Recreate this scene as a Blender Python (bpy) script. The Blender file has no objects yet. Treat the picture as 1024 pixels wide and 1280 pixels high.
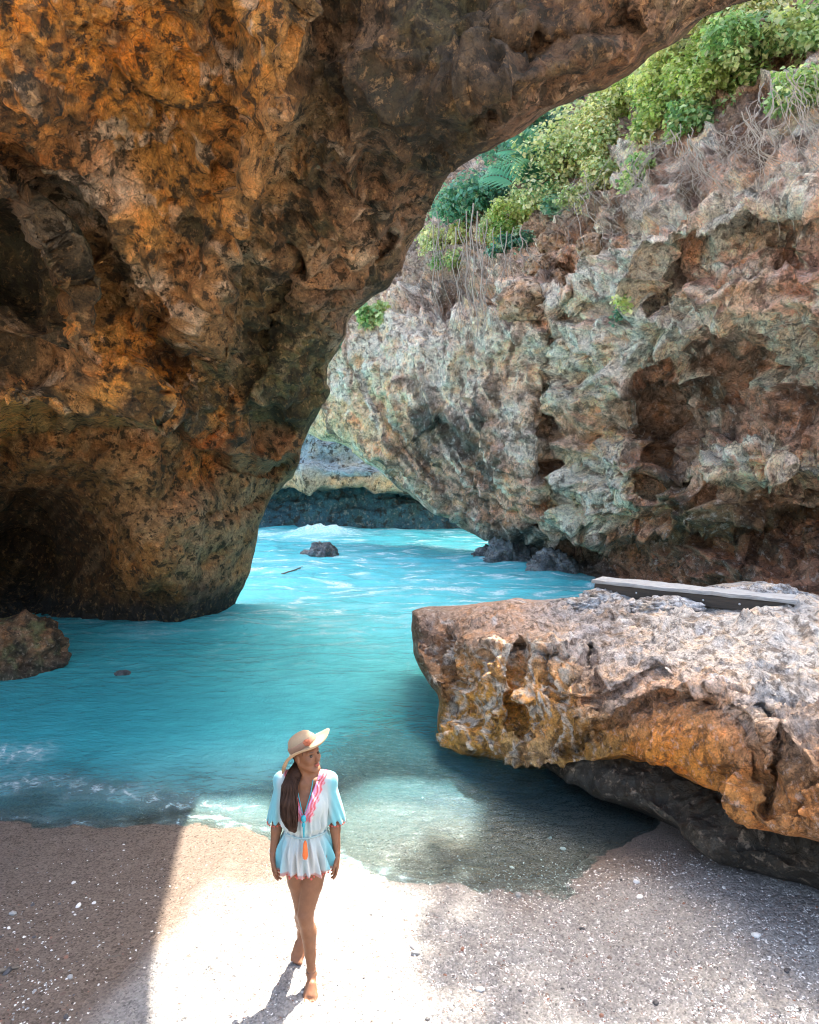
import bpy, math, random
import numpy as np
from mathutils import Vector
R = math.radians
scene = bpy.context.scene
col = scene.collection
random.seed(7)
rng = np.random.default_rng(11)

# ------------------------------------------------------------------ camera, sky, sun, exposure
F = 853.0; PITCH = R(3.7); CAMZ = 3.4
cam_d = bpy.data.cameras.new('camera'); cam = bpy.data.objects.new('camera', cam_d); col.objects.link(cam)
cam.location = (0, 0, CAMZ); cam.rotation_euler = (R(90)-PITCH, 0, 0)
cam_d.sensor_fit = 'VERTICAL'; cam_d.sensor_height = 36; cam_d.sensor_width = 36; cam_d.lens = 36*F/1280
cam_d.clip_end = 2000; cam_d.clip_start = .05
scene.camera = cam
SUN_EL = R(52); SUN_AZ = math.atan2(.406, .914)      # azimuth from +Y towards +X
sd = Vector((math.cos(SUN_EL)*math.sin(SUN_AZ), math.cos(SUN_EL)*math.cos(SUN_AZ), math.sin(SUN_EL)))
world = bpy.data.worlds.new('World'); scene.world = world; world.use_nodes = True
nt = world.node_tree; nt.nodes.clear()
sky = nt.nodes.new('ShaderNodeTexSky'); sky.sky_type = 'NISHITA'; sky.sun_disc = False
sky.sun_elevation = SUN_EL; sky.sun_rotation = SUN_AZ; sky.dust_density = 7; sky.air_density = 1.0; sky.ozone_density = .2
bg = nt.nodes.new('ShaderNodeBackground'); bg.inputs['Strength'].default_value = .15
wo = nt.nodes.new('ShaderNodeOutputWorld')
nt.links.new(sky.outputs[0], bg.inputs[0]); nt.links.new(bg.outputs[0], wo.inputs[0])
sun_d = bpy.data.lights.new('sun', 'SUN'); sun = bpy.data.objects.new('sun', sun_d); col.objects.link(sun)
sun_d.energy = 5.0; sun_d.angle = R(.5); sun_d.color = (1, .95, .86)
sun.rotation_euler = sd.to_track_quat('Z', 'Y').to_euler(); sun.location = (5, 12, 30)
vs = scene.view_settings
vs.view_transform = 'Standard'; vs.look = 'None'; vs.gamma = 1; vs.use_curve_mapping = False
vs.exposure = 2.6
scene.cycles.pixel_filter_type = 'BLACKMAN_HARRIS'; scene.cycles.filter_width = 1.1
scene.cycles.max_bounces = 8; scene.cycles.diffuse_bounces = 5; scene.cycles.glossy_bounces = 3
scene.cycles.transparent_max_bounces = 12; scene.cycles.caustics_reflective = False; scene.cycles.caustics_refractive = False

# ------------------------------------------------------------------ helpers: noise
_perm = np.random.default_rng(3).permutation(4096).astype(np.int64)
_g = np.random.default_rng(4).normal(size=(4096, 3)); _g /= np.linalg.norm(_g, axis=1)[:, None]
_g = _g.astype(np.float32)
def _h(x, y, z): return _perm[(_perm[(_perm[x & 4095] + y) & 4095] + z) & 4095]
def perlin(P):
    sh = P.shape[:-1]; P = P.reshape(-1, 3).astype(np.float32)
    i = np.floor(P).astype(np.int64); f = P - i; u = f*f*f*(f*(f*6-15)+10)
    out = 0
    for dx in (0, 1):
        wx = u[:, 0] if dx else 1-u[:, 0]
        for dy in (0, 1):
            wy = u[:, 1] if dy else 1-u[:, 1]
            for dz in (0, 1):
                wz = u[:, 2] if dz else 1-u[:, 2]
                g = _g[_h(i[:, 0]+dx, i[:, 1]+dy, i[:, 2]+dz)]
                d = g[:, 0]*(f[:, 0]-dx)+g[:, 1]*(f[:, 1]-dy)+g[:, 2]*(f[:, 2]-dz)
                out = out + wx*wy*wz*d
    return (out*1.5).reshape(sh)
def _cell(P):
    if P.ndim != 3 or min(P.shape[:2]) < 3: return None
    d = P[1:]-P[:-1]; a = np.sqrt((d*d).sum(-1)); a = np.concatenate([a, a[-1:]], 0)
    d = P[:, 1:]-P[:, :-1]; b = np.sqrt((d*d).sum(-1)); b = np.concatenate([b, b[:, -1:]], 1)
    return np.maximum(a, b)
def _bl(c, k):
    t = np.clip((.55-c*k)/.35, 0, 1); return t*t*(3-2*t)
def fbm(P, o=4, g=.5, l=2.03):
    s = 0; a = 1; n = 0; c = _cell(P)
    for k in range(o):
        v = perlin(P+17.3*k)
        if c is not None: v = v*_bl(c, l**k)
        s = s + a*v; n += a; a *= g; P = P*l
    return s/n*1.4
def ridged(P, o=4, g=.55, l=2.1):
    s = 0; a = 1; n = 0; w = 1; c = _cell(P)
    for k in range(o):
        v = (1-np.abs(perlin(P+9.1*k))*1.6)
        v = np.clip(v, 0, 1)**2
        if c is not None: bb = _bl(c, l**k); v = v*bb+.42*(1-bb)
        s = s + a*v*w; w = np.clip(v*1.5, 0, 1); n += a; a *= g; P = P*l
    return s/n
def worley(P):
    sh = P.shape[:-1]; P = P.reshape(-1, 3).astype(np.float32)
    i = np.floor(P).astype(np.int64); f = P-i
    f1 = np.full(len(P), 9., np.float32); f2 = f1.copy(); idn = np.zeros(len(P), np.int64)
    for dx in (-1, 0, 1):
        for dy in (-1, 0, 1):
            for dz in (-1, 0, 1):
                h = _h(i[:, 0]+dx, i[:, 1]+dy, i[:, 2]+dz)
                o = _g[h]*.45+.5
                d = np.sqrt((dx+o[:, 0]-f[:, 0])**2+(dy+o[:, 1]-f[:, 1])**2+(dz+o[:, 2]-f[:, 2])**2)
                m = d < f1
                f2 = np.where(m, f1, np.minimum(f2, d)); idn = np.where(m, h, idn); f1 = np.where(m, d, f1)
    return f1.reshape(sh), f2.reshape(sh), idn.reshape(sh)
def sstep(a, b, x):
    t = np.clip((x-a)/(b-a), 0, 1); return t*t*(3-2*t)
def mixc(a, b, m): return a*(1-m[..., None])+np.asarray(b, float)*m[..., None]

# ------------------------------------------------------------------ helpers: pixels to places
cp, sp = math.cos(PITCH), math.sin(PITCH)
def ray(px, py):
    xc = (np.asarray(px, float)-512)/F; yc = -(np.asarray(py, float)-640)/F
    return np.stack([xc+0*yc, cp+yc*sp+0*xc, -sp+yc*cp+0*xc], -1)
def at(px, py, t): return ray(px, py)*np.asarray(t)[..., None]+np.array([0, 0, CAMZ])
def on_z(px, py, z):
    r = ray(px, py); t = (z-CAMZ)/r[..., 2]; return r*np.asarray(t)[..., None]+np.array([0, 0, CAMZ])
def topix(P):
    x = P[..., 0]; y = P[..., 1]; z = P[..., 2]-CAMZ
    f = y*cp-z*sp; u = z*cp+y*sp
    return 512+F*x/f, 640-F*u/f, f

def seg_dist(X, Y, pts, closed=False):
    """distance, signed side, nearest point and parameter from grid points to a polyline"""
    pts = np.asarray(pts, float); n = len(pts); best = np.full(X.shape, 1e9); bx = np.zeros(X.shape); by = np.zeros(X.shape); sg = np.zeros(X.shape); tt = np.zeros(X.shape)
    rngk = range(n if closed else n-1)
    for k in rngk:
        a = pts[k]; b = pts[(k+1) % n]; d = b-a; L = d@d
        t = np.clip(((X-a[0])*d[0]+(Y-a[1])*d[1])/L, 0, 1)
        qx = a[0]+t*d[0]; qy = a[1]+t*d[1]; dd = (X-qx)**2+(Y-qy)**2
        m = dd < best
        best = np.where(m, dd, best); bx = np.where(m, qx, bx); by = np.where(m, qy, by)
        sg = np.where(m, np.sign(d[0]*(Y-a[1])-d[1]*(X-a[0])), sg); tt = np.where(m, (k+t)/len(rngk), tt)
    return np.sqrt(best), sg, bx, by, tt
def inside(X, Y, pts):
    pts = np.asarray(pts, float); n = len(pts); c = np.zeros(X.shape, bool)
    for k in range(n):
        x1, y1 = pts[k]; x2, y2 = pts[(k+1) % n]
        m = ((y1 > Y) != (y2 > Y)) & (X < (x2-x1)*(Y-y1)/((y2-y1)+1e-12)+x1)
        c ^= m
    return c
def smooth_poly(pts, n=3, closed=True):
    pts = np.asarray(pts, float)
    for _ in range(n):
        a = pts; b = np.roll(pts, -1, 0)
        if not closed: a = pts[:-1]; b = pts[1:]
        q = np.stack([a*.75+b*.25, a*.25+b*.75], 1).reshape(-1, pts.shape[1])
        pts = q if closed else np.vstack([pts[:1], q, pts[-1:]])
    return pts
def tps(ctrl):
    c = np.asarray(ctrl, float); xy = c[:, :2]/500.; n = len(c)
    def phi(r2): return .5*r2*np.log(r2+1e-9)
    D = ((xy[:, None]-xy[None])**2).sum(-1)
    A = np.zeros((n+3, n+3)); A[:n, :n] = phi(D)+np.eye(n)*.002; A[:n, n] = 1; A[:n, n+1:] = xy; A[n, :n] = 1; A[n+1:, :n] = xy.T
    w = np.linalg.solve(A, np.concatenate([np.log(c[:, 2]), [0, 0, 0]]))
    def f(X, Y):
        x = X/500.; y = Y/500.; s = w[n]+w[n+1]*x+w[n+2]*y
        for k in range(n): s = s+w[k]*phi((x-xy[k, 0])**2+(y-xy[k, 1])**2)
        return np.exp(s)
    return f
def tint(X, Y, spots, p=1.):
    """blend of rock colours: spots (px, py, radius, rgb, weight)"""
    W = 0; C = 0
    for x, y, r, c, w in spots:
        g = w*np.exp(-p*((X-x)**2+(Y-y)**2)/(r*r))+1e-9*w
        W = W+g; C = C+g[..., None]*np.array(c)
    return C/W[..., None]
def grid_normals(P):
    du = np.gradient(P, axis=1); dv = np.gradient(P, axis=0)
    n = np.cross(dv, du); n /= np.linalg.norm(n, axis=-1, keepdims=True)+1e-12
    c = np.array([0, 0, CAMZ])-P
    return n
def blur(A, k):
    for _ in range(k):
        B = A.copy()
        B[1:-1] = (A[:-2]+2*A[1:-1]+A[2:])/4; A = B.copy()
        A[:, 1:-1] = (B[:, :-2]+2*B[:, 1:-1]+B[:, 2:])/4
    return A

# ------------------------------------------------------------------ helpers: objects
def tag(o, label=None, cat=None, group=None, kind=None):
    if label: o['label'] = label
    if cat: o['category'] = cat
    if group: o['group'] = group
    if kind: o['kind'] = kind
    return o
def mesh_obj(name, V, Fa, mat, parent=None, smooth=True, attrs=None, loc=None):
    me = bpy.data.meshes.new(name)
    V = np.asarray(V, np.float32).reshape(-1, 3)
    if loc is not None: V = V-np.asarray(loc, np.float32)
    if isinstance(Fa, np.ndarray):
        k = Fa.shape[1]; nf = len(Fa)
        me.vertices.add(len(V)); me.vertices.foreach_set('co', V.ravel())
        me.loops.add(nf*k); me.loops.foreach_set('vertex_index', Fa.astype(np.int32).ravel())
        me.polygons.add(nf); me.polygons.foreach_set('loop_start', np.arange(0, nf*k, k, dtype=np.int32))
        me.update(calc_edges=True)
    else:
        me.from_pydata([tuple(map(float, v)) for v in V], [], [tuple(map(int, f)) for f in Fa])
    me.polygons.foreach_set('use_smooth', [smooth]*len(me.polygons))
    for k, a in (attrs or {}).items():
        a = np.asarray(a, np.float32)
        if a.ndim == 1 or a.shape[-1] == 1:
            at_ = me.attributes.new(k, 'FLOAT', 'POINT'); at_.data.foreach_set('value', a.ravel())
        else:
            a = a.reshape(-1, 3); a = np.concatenate([a, np.ones((len(a), 1), np.float32)], 1)
            at_ = me.attributes.new(k, 'FLOAT_COLOR', 'POINT'); at_.data.foreach_set('color', a.ravel())
    me.materials.append(mat); me.validate(); me.update()
    o = bpy.data.objects.new(name, me); col.objects.link(o)
    if loc is not None: o.location = loc
    if parent: o.parent = parent
    return o
def empty(name, loc, **kw):
    o = bpy.data.objects.new(name, None); col.objects.link(o); o.location = loc; o.empty_display_size = .2
    tag(o, **kw); return o
def grid_faces(nj, ni, keep=None, flip=False):
    idx = np.arange(nj*ni).reshape(nj, ni)
    f = np.stack([idx[:-1, :-1], idx[1:, :-1], idx[1:, 1:], idx[:-1, 1:]], -1)
    if flip: f = f[..., ::-1]
    if keep is not None:
        k = keep[:-1, :-1] & keep[1:, :-1] & keep[1:, 1:] & keep[:-1, 1:]; f = f[k]
    return f.reshape(-1, 4)
def compact(V, Fa, attrs):
    used = np.zeros(len(V), bool); used[Fa.ravel()] = True; m = np.cumsum(used)-1
    return V[used], m[Fa], {k: a[used] for k, a in attrs.items()}

# ------------------------------------------------------------------ helpers: materials
class N:
    def __init__(s, name):
        s.m = bpy.data.materials.new(name); s.m.use_nodes = True; s.t = s.m.node_tree; s.t.nodes.clear()
        s.out = s.n('OutputMaterial'); s.b = s.n('BsdfPrincipled'); s.l(s.b.outputs[0], s.out.inputs[0])
    def n(s, k, **kw):
        x = s.t.nodes.new('ShaderNode'+k)
        for a, v in kw.items(): setattr(x, a, v)
        return x
    def l(s, a, b): s.t.links.new(a, b)
    def val(s, sock, v):
        if hasattr(v, 'is_linked') or hasattr(v, 'links'): s.l(v, sock)
        else: sock.default_value = v
    def noise(s, scale, detail=6, rough=.6, vec=None, dist=0, kind=None):
        x = s.n('TexNoise'); x.inputs['Scale'].default_value = scale; x.inputs['Detail'].default_value = detail
        x.inputs['Roughness'].default_value = rough; x.inputs['Distortion'].default_value = dist
        if vec is None: vec = s.pos()
        s.l(vec, x.inputs['Vector']); return x.outputs['Fac']
    def voro(s, scale, vec=None, feature='F1'):
        x = s.n('TexVoronoi'); x.feature = feature; x.inputs['Scale'].default_value = scale
        s.l(vec or s.pos(), x.inputs['Vector']); return x
    def pos(s):
        if not hasattr(s, '_p'): s._p = s.n('TexCoord').outputs['Object']
        return s._p
    def scalevec(s, v, sc):
        x = s.n('Mapping'); x.inputs['Scale'].default_value = sc; s.l(v, x.inputs['Vector']); return x.outputs[0]
    def ramp(s, fac, stops, interp='LINEAR'):
        x = s.n('ValToRGB'); x.color_ramp.interpolation = interp; e = x.color_ramp.elements
        while len(e) < len(stops): e.new(.5)
        for i, (p, c) in enumerate(stops):
            e[i].position = p; e[i].color = (c, c, c, 1) if isinstance(c, (int, float)) else (*c, 1)
        s.l(fac, x.inputs[0]); return x.outputs[0]
    def mix(s, fac, a, b, mode='MIX'):
        x = s.n('MixRGB', blend_type=mode)
        for sock, v in zip(x.inputs, (fac, a, b)):
            if isinstance(v, tuple): v = (*v, 1) if len(v) == 3 else v
            s.val(sock, v)
        return x.outputs[0]
    def math(s, op, a, b=0., c=0.):
        x = s.n('Math', operation=op)
        for sock, v in zip(x.inputs, (a, b, c)): s.val(sock, v)
        return x.outputs[0]
    def attr(s, name, out='Color'):
        x = s.n('Attribute', attribute_name=name); return x.outputs[out]
    def bump(s, h, strength, dist, normal=None):
        x = s.n('Bump'); x.inputs['Strength'].default_value = strength; x.inputs['Distance'].default_value = dist
        s.l(h, x.inputs['Height'])
        if normal: s.l(normal, x.inputs['Normal'])
        return x.outputs[0]
    def set(s, **kw):
        for k, v in kw.items():
            sock = s.b.inputs[k.replace('_', ' ')]
            if isinstance(v, tuple) and len(v) == 3: v = (*v, 1)
            s.val(sock, v)
        return s.m
def rock_mat(name, sc=1., bumpd=.05, rough=.85, spec=.3, vary=.55, dark=.8, light=.5, dcol=(.035, .026, .016), lcol=(.72, .56, .40)):
    m = N(name); c = m.attr('Col'); p = m.pos()
    wv = m.n('TexNoise'); wv.inputs['Scale'].default_value = 3*sc; wv.inputs['Detail'].default_value = 5; m.l(p, wv.inputs['Vector'])
    wp_ = m.n('VectorMath', operation='MULTIPLY_ADD'); m.l(wv.outputs['Color'], wp_.inputs[0]); wp_.inputs[1].default_value = (.14/sc,)*3; m.l(p, wp_.inputs[2]); wp_ = wp_.outputs[0]
    n1 = m.noise(2.2*sc, 10, .68, dist=.4); n2 = m.noise(9*sc, 10, .7); n3 = m.noise(34*sc, 6, .75)
    nd = m.noise(4.5*sc, 13, .74, wp_); nl = m.noise(7.5*sc, 12, .74, m.scalevec(wp_, (1.2, .8, 1.)))
    e = m.voro(4.5*sc, wp_, 'DISTANCE_TO_EDGE').outputs['Distance']; e2 = m.voro(15*sc, wp_).outputs['Distance']
    c = m.mix(1., c, m.ramp(n2, [(.32, 1-vary), (.5, 1.), (.68, 1+vary*.6)]), 'MULTIPLY')
    c = m.mix(1., c, m.ramp(n3, [(.33, .55), (.52, 1.05), (.72, 1.4)]), 'MULTIPLY')
    c = m.mix(.8, c, m.ramp(n1, [(.38, (1.15, .92, .68)), (.5, (1, 1, 1)), (.62, (.90, .95, 1.0))]), 'MULTIPLY')
    lm = m.math('MULTIPLY', m.ramp(nl, [(.545, 0.), (.60, 1.)]), light)
    c = m.mix(lm, c, m.mix(.5, m.mix(1., c, (1.7, 1.6, 1.5), 'MULTIPLY'), lcol))
    dm = m.ramp(nd, [(.535, 0.), (.575, 1.)])
    c = m.mix(m.math('MULTIPLY', dm, dark), c, dcol)
    cr = m.ramp(e, [(0, 1.), (.022, 0.)]); c = m.mix(m.math('MULTIPLY', cr, dark*.5), c, dcol)
    h = m.math('ADD', m.math('MULTIPLY', n2, 1.0), m.math('MULTIPLY', n3, .45))
    h = m.math('ADD', h, m.math('MULTIPLY', n1, 1.2)); h = m.math('SUBTRACT', h, m.math('MULTIPLY', dm, .22)); h = m.math('ADD', h, m.math('MULTIPLY', lm, .25))
    h = m.math('SUBTRACT', h, m.math('MULTIPLY', cr, .2)); h = m.math('ADD', h, m.math('MULTIPLY', e2, .25))
    return m.set(Base_Color=c, Roughness=rough, Specular_IOR_Level=spec, Normal=m.bump(h, 1., bumpd))

# ------------------------------------------------------------------ rock bodies
def rock_body(name, poly, ctrl, xs, ys, feats, disp, colour, mat, roll=(60, 1.5), back=.05, maxout=30, parent=None, attrs_extra=None, clampz=None):
    X, Y = np.meshgrid(np.asarray(xs, float), np.asarray(ys, float))
    poly = smooth_poly(poly, 2)
    d, sg, bx, by, _ = seg_dist(X, Y, poly, True)
    ins = inside(X, Y, poly)
    XX = np.where(ins, X, bx); YY = np.where(ins, Y, by)
    s_in = np.where(ins, d, 0); s_out = np.where(ins, 0, d)
    tf = tps(ctrl); t = tf(XX, YY)
    for ft in feats:
        pts, kind, amp, w = ft[:4]; rg = ft[4] if len(ft) > 4 else 80
        dd, s2, _, _, tt = seg_dist(XX, YY, smooth_poly(pts, 2, False))
        if kind == 'crease': t = t+amp*np.exp(-(dd/w)**2)*sstep(0, .12, tt+.02)*sstep(0, .12, 1.02-tt)
        elif kind == 'step':
            sd_ = dd*s2+6*perlin(np.stack([XX/25., YY/25., 0*XX], -1))
            win = sstep(0, .15, tt+.01)*sstep(0, .15, 1.01-tt)
            t = t+amp*win*sstep(-w, w, sd_)*np.exp(-np.maximum(sd_, 0)/rg)
        elif kind == 'blob':
            (x0, y0), (rx, ry) = pts
            t = t+amp*np.exp(-(((XX-x0)/rx)**2+((YY-y0)/ry)**2))
    rw, rd = roll
    e = np.clip(1-s_in/rw, 0, 1)
    t = t+rd*(1-np.sqrt(np.maximum(1-e*e*.98, 0)))
    t = t+np.where(ins, 0, back*s_out)
    P = at(XX, YY, t)
    rock_body.s = s_in
    dv = disp(P, XX, YY, grid_normals(blur(P, 14)))
    D = dv-P; w2 = sstep(7, 1, s_in)[..., None]; D = D*(1-w2)+blur(blur(D, 2)*1., 6)*w2; dv = P+D*np.exp(-s_out/14)[..., None]
    if clampz is not None: P = clampz(P, XX, YY)
    keep = s_out < maxout
    V = P.reshape(-1, 3) if dv is None else dv.reshape(-1, 3)
    P2 = V.reshape(P.shape)
    C = colour(P2, XX, YY, P)
    Fq = grid_faces(*X.shape, keep=keep)
    V, Fq, at_ = compact(V, Fq, {'Col': C.reshape(-1, 3)})
    return mesh_obj(name, V, Fq, mat, parent, attrs=at_)
def orient(P, n):
    c = np.array([0, 0, CAMZ])-P
    s = np.sign((n*c).sum(-1).mean()); return n*s
def arr(a, b, s, lo=None, hi=None, cs=None):
    """grid lines: step s inside [a, b], coarse outside out to lo / hi"""
    m = np.arange(a, b+s, s, dtype=float); L = []; Hh = []
    if lo is not None: L = list(np.arange(lo, a, cs))
    if hi is not None: Hh = list(np.arange(b+s+cs, hi, cs))
    return np.array(L+list(m)+Hh)

OR = (.74, .27, .030); ORL = (.76, .36, .08); PE = (.72, .50, .32); BR = (.22, .105, .05); DK = (.05, .036, .022); OL = (.13, .11, .04)
TAN = (.46, .31, .18); GR = (.42, .40, .36); WH = (.70, .67, .62); PK = (.42, .23, .15); RU = (.40, .15, .05); BG = (.30, .36, .38)

# --- the cave wall and arch on the left
arch_poly = [(262, 790), (300, 748), (312, 712), (321, 690), (320, 660), (336, 628), (356, 606), (372, 598), (381, 545), (400, 516), (411, 480), (414, 425), (440, 394), (490, 352), (522, 290), (546, 236), (575, 203), (612, 184), (652, 164), (692, 138), (732, 118), (800, 86), (815, 66), (862, 46), (882, 22), (945, 4), (1000, -20), (1100, -120), (1200, -420), (-500, -420), (-700, 200), (-700, 900), (-200, 900), (100, 880), (240, 860)]
arch_ctrl = [(262, 777, 15.2), (320, 690, 15.6), (372, 600, 15.3), (385, 545, 14.2), (414, 430, 13), (490, 355, 12), (545, 238, 10.2), (575, 205, 7.8), (612, 185, 6.7), (700, 135, 6.4), (800, 86, 6.3), (880, 25, 6.2), (960, -10, 6.1), (1100, -200, 6),
  (0, 0, 5.6), (200, 0, 6.2), (400, 0, 6.6), (600, 0, 6.2), (800, 0, 6.1), (200, 200, 7.6), (30, 180, 6.8), (350, 200, 8.3), (500, 180, 7.3), (300, 330, 9.8), (420, 330, 10.8), (0, 330, 11), (70, 420, 9.5), (0, 500, 8.4), (150, 500, 9.4), (240, 450, 10.6), (330, 500, 12.2), (350, 560, 14), (250, 560, 12.2),
  (0, 620, 12.2), (140, 640, 12.0), (230, 640, 12.6), (290, 650, 14), (140, 720, 12.8), (230, 745, 13.8), (0, 760, 13.9), (130, 785, 15), (200, 850, 16), (0, 860, 15), (-300, 600, 9), (-300, 100, 5.5), (-300, -300, 5), (300, -400, 5.5), (-600, 850, 9), (-600, 200, 5)]
arch_feats = [
  ([(420, -60), (372, 60), (362, 150), (325, 240), (290, 330), (250, 400), (215, 450)], 'step', -1.0, 9, 70),
  ([(352, 120), (322, 225), (296, 320)], 'crease', -.5, 14),
  ([(270, -60), (290, 90), (300, 180), (275, 260)], 'crease', .4, 20),
  ([(-60, 180), (10, 215), (60, 270), (105, 330), (120, 390), (100, 460)], 'step', -1.9, 5, 150),
  ([(-60, 532), (60, 536), (150, 540), (205, 508), (250, 560), (330, 590), (375, 570)], 'step', 2.5, 5, 90),
  ([(200, 390), (215, 440), (205, 500)], 'crease', 1.0, 16),
  ([(385, 300), (350, 400), (300, 470), (250, 560)], 'crease', .7, 18),
  ([(520, 260), (470, 340), (400, 400)], 'crease', -.35, 22),
  ([(500, 290), (450, 350), (410, 380)], 'step', .6, 6, 50),
  ([(330, 540), (345, 600), (300, 640), (240, 640)], 'crease', .6, 12),
  ([(620, 130), (520, 200), (430, 240)], 'crease', .5, 20),
  ([(780, 60), (640, 110), (560, 150)], 'step', -.5, 8, 60),
  ([(800, 20), (680, 70), (600, 60)], 'crease', .35, 18),
  ([(20, 650), (60, 690)], 'blob', 2.2, 0), ]
arch_feats[-1] = (((35, 690), (95, 75)), 'blob', 3.6, 0)
arch_feats += [(((350, 530), (22, 28)), 'blob', 1.3, 0), (((165, 300), (60, 50)), 'blob', -.5, 0), (((235, 90), (30, 50)), 'blob', .3, 0), (((420, 70), (50, 60)), 'blob', .5, 0), (((95, 235), (25, 20)), 'blob', -.25, 0)]
def arch_disp(P, X, Y, n):
    n = orient(P, n)
    wv = P+.5*np.stack([fbm(P*.9, 3), fbm(P*.9+31, 3), fbm(P*.9+77, 3)], -1)
    lower = sstep(520, 560, Y)*(1-.6*sstep(280, 330, X))
    a = .42*fbm(wv*np.array([.5, .4, .55]), 4)
    f1, f2, _ = worley(wv*1.5); s1 = (f1*f1)
    g1, g2, _ = worley(wv*4.2+5)
    r = ridged(wv*np.array([1.6, 1.2, 1.1]), 5)
    b = .26*(r-.4)+.10*(s1-.3)*_bl(_cell(P), 1.5)
    c = .05*(g1*g1-.3)*_bl(_cell(P), 4.2)+.07*(ridged(wv*5.5, 4)-.4)
    e = .022*fbm(wv*16, 3)
    th = np.arctan2(620-Y, X-330+30*fbm(P*.5, 3)); rr = np.hypot(X-330, Y-620)
    fold = .72*(ridged(np.stack([th*2.4, rr/420., 0*th], -1)+.25*fbm(P*.5, 3)[..., None], 4, .55)-.4)*sstep(60, 220, rr)*sstep(600, 500, Y)
    fold = fold+.10*(ridged(np.stack([th*11, rr/260., 0*th], -1)+.2*fbm(P*.8, 3)[..., None], 3)-.4)*sstep(60, 220, rr)*sstep(600, 500, Y)
    fold = fold*(.12+.88*sstep(5, 80, rock_body.s)); a = a*(.45+.55*sstep(5, 70, rock_body.s))
    k1, _, _ = worley(wv*np.array([2.2, 1.7, 1.4])+40); hole = -.32*sstep(.28, .12, k1)*_bl(_cell(P), 2.)
    sm = 1-.62*lower
    sc = np.clip((P[..., 1]/9), .7, 1.6)
    return P+n*((a+fold+(b*.7+c+.6*hole*(1-lower))*sm+e)*sc)[..., None]
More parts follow.
